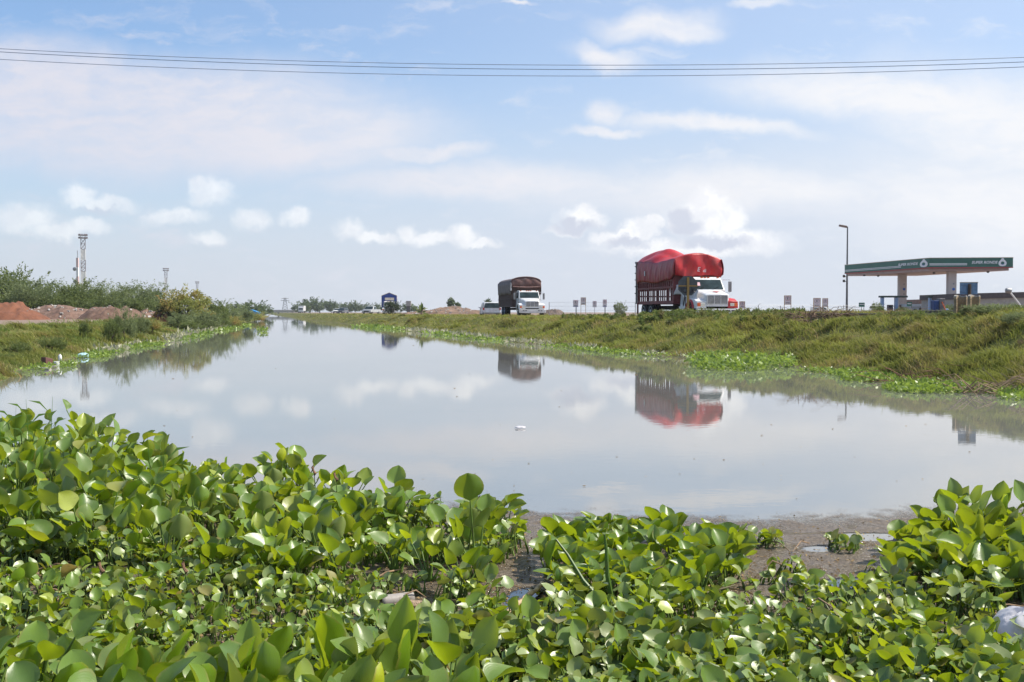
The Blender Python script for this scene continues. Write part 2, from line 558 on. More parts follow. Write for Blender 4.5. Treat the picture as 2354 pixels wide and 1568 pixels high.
REDTARP2 = M('faded_red_tarpaulin', (.30, .030, .038), .5, var=.2, scale=2.2, bump=.4, dirt=(.22, .08, .085), damt=.4)
MAROON = M('maroon_stakes', (.19, .034, .036), .6, var=.3, scale=3, dirt=(.05, .03, .03))
BLUETARP = M('blue_tarpaulin', (.012, .045, .24), .5, var=.25, scale=2, bump=.4)
YELLOWM = M('yellow_ochre_paint', (.36, .21, .05), .55, var=.15, scale=6, dirt=(.2, .11, .05), damt=.5)
SIGNBACK = M('weathered_sign_metal', (.075, .085, .095), .45, .4, var=.2, scale=4, dirt=(.09, .08, .07), damt=.6)
SIGNFACE = M('sign_face', (.62, .60, .62), .5, var=.06)
INK = M('dark_ink', (.05, .04, .05), .6)
INKRED = M('dull_red_ink', (.34, .05, .06), .6)
INKBLUE = M('dull_blue_ink', (.08, .11, .28), .6)
CONC = M('concrete', (.34, .32, .29), .9, var=.2, scale=3, bump=.5, dirt=(.16, .15, .13), damt=.6)
CONCDARK = M('stained_concrete', (.10, .095, .088), .95, var=.3, scale=2.5, bump=.6, dirt=(.04, .045, .03), damt=.6)
BROWNCONC = M('brown_weathered_concrete', (.30, .225, .135), .9, var=.25, scale=5, bump=.7, dirt=(.15, .10, .06), damt=.6)
GREENP = M('green_fascia', (.010, .115, .080), .42, var=.12, scale=1.2)
REDSTRIP = M('red_edge_strip', (.33, .045, .05), .5, var=.1)
SOFFIT = M('soffit_panels', (.40, .30, .27), .6, var=.1, scale=1.5)
COLUMN = M('beige_column_panels', (.52, .46, .42), .6, var=.06, scale=1.5)
BLUEP = M('blue_paint', (.03, .12, .42), .45, var=.2)
LBLUE = M('pale_blue_paint', (.28, .40, .58), .5, var=.12)
BRICKBR = M('brown_wall', (.19, .12, .095), .9, var=.15, scale=1.5)
DKROOF = M('dark_brown_roof', (.07, .055, .055), .8, var=.2)
TOWERWHITE = M('tower_white', (.74, .73, .72), .6, var=.08)
TOWERDARK = M('tower_dark', (.20, .16, .16), .6, var=.15)
CABLE = M('cable_grey', (.22, .26, .36), .6)

def text_mesh(txt, size, shear=0.0, bold=0.0):
    cu = bpy.data.curves.new('lettering', 'FONT')
    cu.body = txt; cu.size = size; cu.shear = shear; cu.offset = bold
    cu.extrude = .004; cu.align_x = 'CENTER'; cu.align_y = 'CENTER'; cu.resolution_u = 3
    ob = bpy.data.objects.new('lettering', cu)
    me = bpy.data.meshes.new_from_object(ob)
    bpy.data.objects.remove(ob); bpy.data.curves.remove(cu)
    return me

def lettering(txt, size, m, parent, loc, rot, shear=0, bold=0, sx=1.0, name='lettering'):
    o = mobj(name, text_mesh(txt, size, shear, bold), m, parent)
    o.location = loc; o.rotation_euler = rot; o.scale = (sx, 1, 1)
    return o

# ---------------------------------------------------------------- trucks (local: nose at y=0, body runs to +y)
def wheel(parent, x, y, r=.47, w=.26, hubm=None):
    b = MB(); b.T = Matrix.Translation((x, y, r))
    b.lathe([(r * .6, -w / 2), (r * .93, -w / 2), (r, -w * .36), (r, w * .36), (r * .93, w / 2), (r * .6, w / 2)], 20, 'x')
    wh = b.build('wheel', DARK, parent, smooth=True)
    c = MB(); c.T = b.T; s = -1 if x < 0 else 1
    c.lathe([(r * .58, s * (w / 2 - .01)), (r * .56, s * (w / 2 + .012)), (r * .30, s * (w / 2 - .05)), (r * .12, s * (w / 2 + .03)), (.01, s * (w / 2 + .03))], 16, 'x')
    c.build('rim', hubm or WHITE2, wh, smooth=True)
    return wh

def truck_front(t, body, fenderm, near_wing=None):
    """bonneted cab: bonnet, wings, grille, lamps, bumper, cab, glass, mirrors"""
    hood = MB()
    # loft of cross sections, (y, half width, z low, z shoulder, z top)
    secs = [(.0, .60, .70, 1.24, 1.33), (.08, .66, .66, 1.30, 1.38), (.55, .72, .66, 1.38, 1.47), (1.25, .86, .66, 1.46, 1.58)]
    vs = []
    for y, w, zl, zs, zt in secs:
        vs += [(-w, y, zl), (-w, y, zs), (-w * .86, y, zt - .02), (0, y, zt), (w * .86, y, zt - .02), (w, y, zs), (w, y, zl)]
    n = 7; fs = [tuple(range(n))]
    for i in range(3):
        fs += [(i * n + k, (i + 1) * n + k, (i + 1) * n + k + 1, i * n + k + 1) for k in range(n - 1)]
    fs.append(tuple(3 * n + k for k in range(n))[::-1])
    hood.add(vs, fs)
    hood.build('bonnet', body, t, smooth=35, bevel=.02)
    for s in (-1, 1):
        f = MB()
        # wing with an open wheel arch: arch outline in y,z
        out = [(-.02, .62), (-.02, .90), (.12, 1.03), (.45, 1.13), (.95, 1.15), (1.30, 1.05), (1.38, .62)]
        arch = [(1.32 - .0, .62)] + [(.80 + .53 * math.cos(a), .50 + .55 * math.sin(a)) for a in [R(x) for x in (20, 45, 70, 90, 110, 135, 160)]] + [(.26, .62)]
        prof = out + arch
        x0, x1 = (s * .62, s * 1.14)
        m_ = len(prof)
        vs = [(x0, y, z + .04) for y, z in prof] + [(x1, y, z - .05 if z > .8 else z) for y, z in prof]
        # strips between outer outline and arch
        o_, a_ = len(out), len(arch)
        side = []
        outs = np.interp(np.linspace(0, 1, a_), np.linspace(0, 1, o_), np.arange(o_))
        fv, ff = [], []
        for k in range(a_):
            i0 = int(outs[k]); i1 = min(i0 + 1, o_ - 1); fr = outs[k] - i0
            oy = out[i0][0] * (1 - fr) + out[i1][0] * fr; oz = out[i0][1] * (1 - fr) + out[i1][1] * fr
            ay, az = arch[a_ - 1 - k]
            fv += [(x0, oy, oz + .06), (x1, oy, oz - .02), (x1 + s * .02, ay, az), (x0, ay, az)]
        for k in range(a_ - 1):
            for j in range(4):
                ff.append((k * 4 + j, k * 4 + (j + 1) % 4, (k + 1) * 4 + (j + 1) % 4, (k + 1) * 4 + j))
        ff += [(0, 1, 2, 3), tuple((a_ - 1) * 4 + j for j in (3, 2, 1, 0))]
        f.add(fv, ff)
        # front panel under the lamp
        f.box(min(s * .60, s * 1.13), max(s * .60, s * 1.13), -.03, .26, .62, .97)
        f.build('wing', near_wing if (near_wing and s < 0) else fenderm, t, smooth=40, bevel=.015)
        if near_wing and s < 0:
            ac = MB().tube([(x1 + s * .03, .80 + .50 * math.cos(R(x)), .50 + .52 * math.sin(R(x))) for x in range(10, 171, 16)], .075, 6).build('arch_trim', fenderm, t, smooth=True)
        hl = MB().box(min(s * .70, s * .92), max(s * .70, s * .92), -.055, -.03, .72, .87).build('headlight', LAMP, t, bevel=.01)
        MB().box(min(s * .93, s * 1.10), max(s * .93, s * 1.10), -.055, -.03, .71, .88).build('turn_signal', ORANGE, t, bevel=.01)
    gr = MB().box(-.56, .56, -.02, .02, .84, 1.26).build('grille', CHASSIS, t)
    bars = MB()
    for k in range(8):
        z = .855 + k * .053
        bars.box(-.55, .55, -.045, -.018, z, z + .022)
    for x in (-.565, -.19, .17, .54):
        bars.box(x, x + .025, -.05, -.018, .83, 1.27)
    bars.box(-.565, .565, -.05, -.018, 1.262, 1.285)
    bars.build('bars', body if body is not WHITE else WHITE, gr)
    bp = MB().prism([(-1.18, .28), (-.4, .26), (.4, .26), (1.18, .28), (1.2, .58), (-1.2, .58)], 'y', -.20, -.03).build('bumper', body, t, bevel=.03)
    sl = MB()
    for x in (-.80, -.58, .55, .78):
        sl.box(x - .08, x + .08, -.205, -.19, .44, .51)
    sl.each('fog_slot', CHASSIS, bp)
    MB().box(-.16, .16, -.212, -.2, .34, .48).build('number_plate', SIGNFACE, bp)
    # cab shell with window openings shown by glass set proud of it
    cab = MB()
    prof = [(1.22, .70), (1.20, 1.56), (1.60, 2.18), (1.72, 2.27), (2.70, 2.30), (2.78, 2.2), (2.82, .70)]
    vs = []
    for sx in (-1, 1):
        for y, z in prof:
            w = .96 if z < 1.6 else .96 - (z - 1.56) * .13
            vs.append((sx * w, y, z))
    k = len(prof)
    cab.add(vs, [tuple(range(k)), tuple(range(k, 2 * k))[::-1]] + [(i, k + i, k + (i + 1) % k, (i + 1) % k) for i in range(k)])
    cab.build('cab', body, t, smooth=35, bevel=.035)
    ws = MB()
    def wsq(x, f, o): return (x, 1.20 + .40 * f - o * .84, 1.56 + .62 * f + o * .54)
    o = .012
    ws.add([wsq(-.87, .08, o), wsq(.87, .08, o), wsq(.82, .90, o), wsq(-.82, .90, o)], [(0, 1, 2, 3)])
    ws.build('windscreen', GLASS, t)
    wi = MB()
    for x in (-.5, .3):
        wi.tube([wsq(x, .1, .03), wsq(x + .35, .3, .03)], .012, 4)
    wi.each('wiper', DARK, t)
    for s in (-1, 1):
        sw = MB()
        q = [(s * .972, 1.62, 1.60), (s * .972, 2.28, 1.60), (s * .912, 2.26, 2.12), (s * .915, 1.78, 2.12)]
        sw.add(q, [(0, 1, 2, 3)])
        sw.build('side_window', GLASS, t)
        dr = MB().box(min(s * .966, s * .972), max(s * .966, s * .972), 1.5, 1.515, .8, 1.58).box(min(s * .966, s * .972), max(s * .966, s * .972), 2.35, 2.365, .8, 2.1).box(min(s * .965, s * .99), max(s * .965, s * .99), 2.18, 2.30, 1.40, 1.43)
        dr.each('door_trim', CHASSIS, t)
        mr = MB()
        mr.tube([(s * .95, 1.55, 2.12), (s * 1.32, 1.45, 2.12), (s * 1.33, 1.45, 1.8), (s * 1.32, 1.45, 1.44), (s * .97, 1.5, 1.42)], .014, 5)
        arm = mr.build('mirror_arm', CHROME, t)
        MB().box(min(s * 1.23, s * 1.41), max(s * 1.23, s * 1.41), 1.40, 1.48, 1.48, 2.04).build('mirror', GREYM if body is WHITE else CHROME, arm, bevel=.02)
    lt = MB()
    for x in (-.72, -.18, 0, .18, .72):
        lt.box(x - .055, x + .055, 1.625, 1.70, 2.225, 2.275)
    lt.each('marker_lamp', ORANGE, t)
    st = MB().box(-1.0, -.75, 1.4, 2.3, .42, .62).box(.75, 1.0, 1.4, 2.3, .42, .62)
    st.each('step_tank', CHROME, t, bevel=.03)
    ex = MB().box(-.45, -.33, .1, 9.0, .55, .78).box(.33, .45, .1, 9.0, .55, .78).box(-.7, .7, .4, 1.1, .5, .72)
    return ex

def brown_truck():
    L = 7.2; y0 = 3.0; W = 1.32
    t = thing('truck', 'white bonneted lorry with a tall brown tarpaulin body parked beside the white estate car', 'truck',
              Vector((at(1223, 700, 89.5).x, 89.5, 1.16)), R(10))
    ex = truck_front(t, WHITE, WHITE)
    ex.build('chassis', CHASSIS, t)
    for x in (-1.0, 1.0): wheel(t, x, .80, .48, .27, WHITE2)
    for yy in (y0 + 4.3, y0 + 5.6):
        for x in (-1.12, -.84, .84, 1.12): wheel(t, x, yy, .48, .24, LBLUE)
    fl = MB().box(-W, W, y0, y0 + L, .82, .98)
    fl.build('bed', BROWNWOOD, t)
    side = MB()
    for s in (-1, 1):
        for k in range(24):
            yy = y0 + .02 + k * (L - .12) / 23.0
            side.box(min(s * (W - .05), s * W), max(s * (W - .05), s * W), yy, yy + .17, .98, 2.3)
        for z in (1.05, 1.5, 2.05): side.box(min(s * W, s * (W + .04)), max(s * W, s * (W + .04)), y0, y0 + L, z, z + .07)
        side.box(min(s * (W - .09), s * (W - .055)), max(s * (W - .09), s * (W - .055)), y0, y0 + L, .98, 2.3)
    side.box(-W, W, y0 - .02, y0 + .05, .98, 2.55).box(-W, W, y0 + L - .05, y0 + L, .98, 2.4)
    side.build('stake_side', BROWNWOOD, t)
    tp = MB()
    def arch(u, v):   # u across 0..1, v along
        a = (u - .5) * 2
        zt = 3.08 + .44 * math.sqrt(max(0, 1 - a * a)) ** 1.0 - .05 * math.sin(v * 30) ** 2
        return (a * (W + .06), y0 - .08 + v * (L + .12), zt)
    tp.grid(arch, 18, 16)
    for s in (-1, 1):
        tp.grid(lambda u, v, s=s: (s * (W + .065 + .035 * math.sin(u * 40 + v * 3) * v), y0 - .08 + u * (L + .12), 3.08 - v * (1.12 + .05 * math.sin(u * 17))), 60, 4)
    c = tp.build('tarpaulin', GREYTARP, t, smooth=50, solid=.02)
    fr = MB()
    fr.grid(lambda u, v: ((u - .5) * 2 * (W + .05), y0 - .10 - .10 * math.sin(v * 3.14) - .02 * math.sin(u * 21 + v * 5), 2.52 + v * (.56 + .43 * math.sqrt(max(0, 1 - (2 * u - 1) ** 2)))), 24, 8)
    fr.tube([(-W + .1, y0 - .24, 2.62), (0, y0 - .3, 2.58), (W - .1, y0 - .24, 2.62)], .07, 8)
    fr.build('front_flap', BROWNTARP, t, smooth=50, solid=.02)
    rf = MB()
    pts = [((u - .5) * 2 * (W + .07), y0 - .12, 3.09 + .44 * math.sqrt(max(0, 1 - (2 * u - 1) ** 2))) for u in [i / 18 for i in range(19)]]
    rf.tube(pts, .045, 6); rf.build('hoop', BROWNTARP, t, smooth=True)
    mk = MB()
    mk.add([(-.975, 1.28, 1.25), (-.975, 1.40, 1.25), (-.975, 1.34, 1.05), (-.975, 1.27, 1.12)], [(0, 1, 2, 3)])
    mk.build('door_emblem', INK, t)
    return t

def red_truck():
    L, y0, W = 6.1, 2.95, 1.28
    nose = at(1648, 700, 52.8)
    t = thing('truck', 'white bonneted lorry with red wings and a bulging red tarpaulin over its maroon stake body', 'truck', (nose.x, 52.8, 1.10), R(-0) + R(11.5))
    ex = truck_front(t, WHITE, REDPAINT, WHITE)
    ex.build('chassis', CHASSIS, t)
    # white shell over the rear of the near wing (the red shows only round the arch)
    for x in (-1.0, 1.0): wheel(t, x, .80, .48, .27, REDPAINT)
    for yy in (y0 + 3.9, y0 + 5.1):
        for x in (-1.1, -.82, .82, 1.1): wheel(t, x, yy, .48, .24, WHITE2)
    MB().box(-W, W, y0, y0 + L, .86, 1.04).box(-W - .03, -W + .03, y0 + L - .15, y0 + L + .02, .25, .95).box(W - .03, W + .03, y0 + L - .15, y0 + L + .02, .25, .95).build('bed', MAROON, t)
    side = MB()
    for s in (-1, 1):
        for k in range(19):
            yy = y0 + .04 + k * (L - .14) / 18.0
            side.box(min(s * (W - .045), s * W), max(s * (W - .045), s * W), yy, yy + .10, 1.04, 2.5)
        for z in (1.72, 2.1, 2.42): side.box(min(s * W, s * (W + .035)), max(s * W, s * (W + .035)), y0, y0 + L, z, z + .10)
        side.box(min(s * (W - .07), s * (W - .05)), max(s * (W - .07), s * (W - .05)), y0, y0 + L, 1.62, 2.5)
    side.box(-W, W, y0 - .02, y0 + .04, 1.04, 2.7)
    side.build('stake_side', MAROON, t)
    tail = MB()
    for x in np.linspace(-W + .02, W - .1, 9): tail.box(x, x + .09, y0 + L - .04, y0 + L, 1.04, 2.9)
    for z in (1.3, 1.9, 2.5, 2.9): tail.box(-W, W, y0 + L, y0 + L + .04, z, z + .08)
    tail.build('tailgate', GREYM, t)
    # rear corner posts seen beyond the cover
    pt = MB().box(-W - .10, -W - .02, y0 + L - .05, y0 + L + .06, .9, 3.38).box(-W - .14, -W + .2, y0 + L - .06, y0 + L + .06, 3.30, 3.42)
    for z in (1.5, 1.9, 2.3, 2.7, 3.1): pt.box(-W - .16, -W - .10, y0 + L - .04, y0 + L + .05, z, z + .06)
    pt.build('corner_post', GREYM, t)
    # cover: side skirts, roof with two humps and the hollow between them
    def top(v):   # crown height along the body
        f = 3.62 - .12 * math.cos(v * 6)
        h1 = .20 * math.exp(-((v - .06) / .20) ** 2)
        h2 = .72 * math.exp(-((v - .80) / .17) ** 2)
        dip = -.25 * math.exp(-((v - .38) / .14) ** 2)
        s_ = min(1, max(0, (v - .42) / .26)); s_ = s_ * s_ * (3 - 2 * s_)
        return 3.56 + .05 * math.exp(-((v - .1) / .1) ** 2) - .06 * math.exp(-((v - .36) / .1) ** 2) + .52 * s_ - .10 * max(0, v - .8) / .2
    def shoulder(v): return 3.26 + .12 * min(1, max(0, (v - .55) / .3)) - .07 * math.exp(-((v - .42) / .14) ** 2) + .02 * math.sin(v * 23)
    def roof(u, v):
        a = (u - .5) * 2
        q = 1 - abs(a) ** (2.0 - .3 * min(1, max(0, (v - .45) / .3)))
        z = shoulder(v) + (top(v) - shoulder(v)) * q + .02 * math.sin(a * 9 + v * 14) - .05 * abs(math.sin(v * 11 + a * 1.3)) ** 8 - .03 * abs(math.sin(a * 3.1 + v * 5)) ** 6
        bulge = .05 + .02 * math.sin(v * 9)
        return (a * (W + bulge), y0 - .28 + v * (L + .30), z)
    rf = MB().grid(roof, 26, 40)
    rf.build('roof_cover', REDTARP, t, smooth=60, solid=.02)
    for s in (-1, 1):
        sk = MB()
        def skirt(u, v, s=s):
            bulge = .05 + .02 * math.sin(u * 9)
            zb = 2.12 + .08 * math.sin(u * 8 + 1) - .1 * (u > .93)
            if u < .12: zb = 2.12 + (.12 - u) * 2.6
            z = shoulder(u) * (1 - v) + zb * v
            x = W + bulge + .10 * math.sin(v * 2.6) + .035 * math.sin(u * 42 + v * 2) * v + .02 * math.sin(u * 90 - v * 3) * v
            if u > .95: x -= (u - .95) * 2.2
            return (s * x, y0 - .40 + u * (L + .42), z)
        sk.grid(skirt, 90, 10)
        sk.build('side_skirt', REDTARP2, t, smooth=60, solid=.02)
    ff = MB()
    def front(u, v):
        a = (u - .5) * 2
        zt = shoulder(0) + (top(0) - shoulder(0)) * (1 - abs(a) ** 2.0)
        zb = 2.36 + .05 * math.sin(a * 4)
        z = zb + (zt - zb) * v
        fold = .03 * math.sin(a * 7 + v * 4) + .035 * math.sin(a * 17 - v * 6) * (1 - v) + .05 * abs(math.sin(a * 4.2 + 1 + v * 2)) * (1 - v)
        y = y0 - .28 - .07 * math.sin(v * math.pi * .9) - fold
        return (a * (W + .05 + .02 * math.sin(v * 3.0)), y, z)
    ff.grid(front, 36, 16)
    ff.build('front_cover', REDTARP, t, smooth=60, solid=.02)
    rr = MB()
    rr.grid(lambda u, v: ((u - .5) * 2 * (W + .04), y0 + L + .03 + .05 * math.sin(v * 3), 2.3 + v * (shoulder(1) - 2.3 + (top(1) - shoulder(1)) * (1 - abs(2 * u - 1) ** 1.7))), 14, 8)
    rr.build('rear_cover', REDTARP2, t, smooth=60, solid=.02)
    sm = MB()   # seam and pale crease on the front
    sm.tube([front(.36, v / 8) for v in range(3, 9)], .018, 5).tube([front(.70 + .12 * (1 - v / 8), v / 8) for v in range(2, 9)], .028, 5)
    sm.build('crease', REDTARP, t, smooth=True)
    MB().add([(-W - .19, y0 + 4.15, 2.50), (-W - .19, y0 + 4.30, 2.50), (-W - .20, y0 + 4.30, 2.78), (-W - .20, y0 + 4.15, 2.78)], [(0, 1, 2, 3)]).build('patch', SIGNFACE, t)
    for txt, x, sz in (('E', -.05, .34), ('di', .28, .26)):
        lettering(txt, sz, SIGNFACE, t, (x, y0 - .50, 2.70 if txt == 'E' else 2.64), (R(90), 0, 0), shear=.2)
    # torn white cloth hung along the near side of cab and bonnet
    cl = MB()
    def cloth(u, v):
        y = 3.6 - u * 3.3
        z = 1.92 - .40 * u * u - v * (.62 - .1 * math.sin(u * 7)) + .03 * math.sin(u * 23)
        x = -1.05 - .06 * math.sin(u * 19 + v * 4) - .05 * v - (.12 if u < .3 else 0) + max(0, u - .55) * .35
        return (x, y, z)
    cl.grid(cloth, 40, 8)
    cl.build('torn_cloth', M('grubby_white_cloth', (.58, .55, .54), .9, var=.25, scale=3, dirt=(.25, .22, .22), damt=.5), t, smooth=60, solid=.012)
    MB().box(-1.165, -1.15, 1.32, 1.75, .62, 1.32).box(-1.02, -.98, 1.22, 2.8, .45, .72).build('white_skirt_panel', WHITE, t)
    s_ = MB()
    s_.tube([(-1.17, 1.5, 1.28), (-1.18, 1.62, 1.0), (-1.18, 1.75, .72)], [.05, .035, .02], 5)
    s_.tube([(-1.17, 1.4, 1.2), (-1.18, 1.46, .95), (-1.18, 1.42, .70)], [.03, .03, .02], 5)
    s_.build('black_flourish', INK, t)
    MB().add([(-.1, .42, 1.475), (.05, .55, 1.492), (.42, .62, 1.49), (.16, .38, 1.462), (.12, .20, 1.43)], [(0, 1, 2, 3, 4)]).build('bonnet_flash', REDPAINT, t)
    MB().add([(-.80, 1.26, 1.80), (-.42, 1.26, 1.80), (-.42, 1.36, 1.98), (-.80, 1.36, 1.98)], [(0, 1, 2, 3)]).build('windscreen_card', M('pink_card', (.62, .36, .40), .6), t)
    return t

brown_truck()
red_truck()

def blue_truck():
    p = at(897, 700, 178)
    t = thing('truck', 'distant lorry with a blue-fronted tarpaulin body half hidden behind the dark round bush', 'truck', (p.x, 176, 1.15), R(6))
    ex = truck_front(t, WHITE2, WHITE2); ex.build('chassis', CHASSIS, t)
    for x in (-1.0, 1.0): wheel(t, x, .80)
    for x in (-1.0, 1.0): wheel(t, x, 7.6)
    W, y0, L = 1.32, 3.0, 7.5
    MB().box(-W, W, y0, y0 + L, .85, 1.0).build('bed', BROWNWOOD, t)
    sd = MB()
    for s in (-1, 1):
        sd.grid(lambda u, v, s=s: (s * (W + .02 * math.sin(u * 50)), y0 + u * L, 1.0 + v * 2.2), 30, 3)
    sd.grid(lambda u, v: ((u - .5) * 2 * W, y0 + v * L, 3.2 + .55 * (1 - abs(2 * u - 1))), 8, 6)
    sd.build('side_cover', M('pale_tarpaulin', (.42, .36, .36), .8, var=.12, bump=.3), t, solid=.02)
    fr = MB(); fr.prism([(-W, 1.0), (W, 1.0), (W, 3.2), (0, 3.72), (-W, 3.2)], 'y', y0 - .08, y0 - .01)
    fr.build('front_cover', BLUETARP, t)
    MB().prism([(-W - .03, 3.18), (-W - .03, 3.26), (0, 3.80), (W + .03, 3.26), (W + .03, 3.18), (0, 3.72)], 'y', y0 - .12, y0 - .02).build('gable_edge', BROWNCONC, t)
    MB().box(-.75, .85, y0 - .14, y0 - .08, 2.45, 2.90).build('front_panel', M('cream_panel', (.6, .52, .42), .7), t)
blue_truck()

# ---------------------------------------------------------------- cars (local: faces -y, length along y)
def car(label, loc, rz, bodym, L=4.6, W=1.8, H=1.5, kind='suv', rear=False, scale=1.0, group=None, cat='car', name='parked_car'):
    t = thing(name, label, cat, loc, rz, group, scale)
    if kind == 'suv':
        prof = [(0, .35), (0.02, .78), (.95, .98), (1.55, H - .05), (2.2, H), (L - .25, H - .03), (L - .02, .95), (L, .35)]
    elif kind == 'pickup':
        prof = [(0, .4), (.02, .85), (1.15, 1.0), (1.7, H - .03), (2.9, H), (3.15, 1.02), (L, 1.0), (L, .4)]
    else:
        prof = [(0, .5), (.02, 1.0), (.3, 1.1), (.75, H - .1), (1.2, H), (L - .1, H), (L, H - .2), (L, .4)]
    hw = W / 2
    b = MB(); k = len(prof); vs = []
    for s in (-1, 1):
        for y, z in prof:
            w = hw if z < 1.05 else hw * (1 - (z - 1.0) * .26)
            vs.append((s * w, y, z))
    b.add(vs, [tuple(range(k)), tuple(range(k, 2 * k))[::-1]] + [(i, k + i, k + (i + 1) % k, (i + 1) % k) for i in range(k)])
    b.build('body', bodym, t, smooth=30, bevel=.05)
    def wf(z): return hw * (1 - (z - 1.0) * .26) if z > 1.0 else hw
    # glass
    (ya, za), (yb, zb) = prof[2], prof[3]
    d = Vector((0, yb - ya, zb - za)).normalized(); nrm = Vector((0, -d.z, d.y)) * .02
    def gp(f, sx): y = ya + (yb - ya) * f; z = za + (zb - za) * f; return (sx * (wf(z) - .09), y + nrm.y, z + nrm.z)
    MB().add([gp(.08, -1), gp(.08, 1), gp(.93, 1), gp(.93, -1)], [(0, 1, 2, 3)]).build('windscreen', GLASS, t)
    if kind != 'pickup':
        MB().add([(-wf(1.0) + .12, L + .005, 1.0 + 0), (wf(1.0) - .12, L + .005, 1.0), (wf(H) - .12, L - .20, H - .12), (-wf(H) + .12, L - .20, H - .12)], [(3, 2, 1, 0)]).build('rear_window', GLASS, t)
    y0_, y1_ = yb + .1, (L - .45 if kind != 'pickup' else 2.95)
    ns = 3 if kind == 'suv' else 2
    for s in (-1, 1):
        for q in range(ns):
            a0 = y0_ + (y1_ - y0_) * q / ns + .04; a1 = y0_ + (y1_ - y0_) * (q + 1) / ns - .04
            if q == 0: low = a0 - .35
            else: low = a0
            z0_, z1_ = 1.03, H - .12
            MB().add([(s * (wf(z0_) + .01), low, z0_), (s * (wf(z0_) + .01), a1, z0_), (s * (wf(z1_) + .01), a1, z1_), (s * (wf(z1_) + .01), a0, z1_)], [(0, 1, 2, 3)]).build('side_window', GLASS, t)
        MB().box(min(s * hw, s * (hw + .2)), max(s * hw, s * (hw + .2)), yb - .45, yb - .38, .98, 1.12).build('mirror', bodym, t, bevel=.02)
        MB().box(min(s * .5 * W * .55, s * .47 * W), max(s * .5 * W * .55, s * .47 * W), -.02, .03, .60, .74).build('headlight', LAMP, t)
        MB().box(min(s * hw * .83, s * (hw + .01)), max(s * hw * .83, s * (hw + .01)), L - .04, L + .02, .78, 1.02).build('tail_light', REDLENS, t)
        for yy in (.85, L - .95):
            wheel(t, s * (hw - .10), yy, .33, .2, GREYM)
    MB().box(-hw * .55, hw * .55, -.02, .03, .50, .72).build('grille', CHASSIS, t)
    MB().box(-hw - .01, hw + .01, -.08, .08, .33, .50).box(-hw - .01, hw + .01, L - .08, L + .08, .36, .52).build('bumper', GREYM, t, bevel=.03)
    MB().box(-.26, .26, L + .02, L + .03, .62, .76).build('number_plate', SIGNFACE, t)
    return t

SILVER = M('silver_paint', (.45, .46, .45), .3, .4, var=.1)
CARDARK = M('dark_paint', (.05, .05, .06), .3, var=.1, coat=.5)
p = at(1118, 700, 114); car('white estate car with a dark rear window, parked facing away left of the brown lorry', (p.x + .1, 118, .98), R(186), WHITE, 4.9, 2.0, 1.66)
p = at(847, 700, 208); car('silver pickup with a dark bumper on the far grassy bank', (p.x - .2, 206, 1.08), R(-16), SILVER, 5.0, 2.0, 1.65, kind='pickup')
p = at(771, 700, 300); car('pale estate car far along the bank, left of the dark one beside it', (p.x, 300, 1.1), R(-10), WHITE2, 4.6, 1.9, 1.6)
p = at(781, 700, 296); car('dark estate car far along the bank, right of the pale one beside it', (p.x + .1, 296, 1.1), R(-10), CARDARK, 4.6, 1.9, 1.7)
p = at(691, 700, 470)
t = thing('truck', 'far white box lorry in front of the trees at the canal end', 'truck', (p.x, 470, 1.15), R(4))
MB().box(-1.25, 1.25, .9, 8, .95, 3.35).build('box_body', WHITE, t, bevel=.05)
MB().prism([(.0, .5), (.0, 1.5), (.25, 2.5), (.9, 2.55), (.9, .5)], 'x', -1.1, 1.1).build('cab', WHITE, t, bevel=.05)
MB().add([(-1.0, -.01, 1.5), (1.0, -.01, 1.5), (.95, .2, 2.35), (-.95, .2, 2.35)], [(0, 1, 2, 3)]).build('windscreen', GLASS, t)
MB().box(-1.1, 1.1, -.05, .1, .3, .6).build('bumper', CHASSIS, t)
for x in (-1, 1):
    wheel(t, x, .6); wheel(t, x, 6)

p = at(1884, 700, 245)
car('white van seen behind the pair of yellow framed signs', (p.x + 2.1, 245, 1.0), R(84), WHITE, 4.2, 1.7, 1.75, kind='van', cat='van', name='parked_van')
# ---------------------------------------------------------------- street sign in front of the red truck
def octagon_sign():
    Y = 46.5
    c = at(1580.5, 657, Y)
    g0 = gz(c.x, Y)
    t = thing('road_sign', 'weathered back of an octagonal road sign with black graffiti on a yellow post', 'sign', (c.x, Y, g0), R(2))
    h = c.z - g0; r = .475
    oc = [(r * 1.0 * math.cos(R(22.5 + 45 * k)), h + r * math.sin(R(22.5 + 45 * k))) for k in range(8)]
    pl = MB().prism(oc, 'y', -.006, .006).build('sign_panel', SIGNBACK, t)
    bx = MB().box(-.05, .05, -.07, -.012, -.3, h + .38); bx.build('post', YELLOWM, t, bevel=.006)
    MB().box(-.44, -.053, -.05, -.008, h - .035, h + .02).box(.053, .44, -.05, -.008, h - .035, h + .02).build('crossbar', YELLOWM, t)
    gf = MB()
    yy = -.016; zb = h - .24
    def st(pts, w=.022): gf.tube([(x, yy, zb + z) for x, z in pts], w, 4)
    st([(-.36, .16), (-.30, .04), (-.25, .15)]); st([(-.30, .04), (-.30, -.07)])
    st([(-.12 + .10 * math.cos(a), .04 + .105 * math.sin(a)) for a in [k * math.pi / 8 for k in range(17)]])
    st([(.04, .15), (.05, -.05), (.12, -.08), (.17, -.04)]); st([(.19, .16), (.18, .02), (.22, -.08)]); st([(.30, .12), (.19, .04), (.34, -.05)])
    gf.build('graffiti', INK, pl)
octagon_sign()

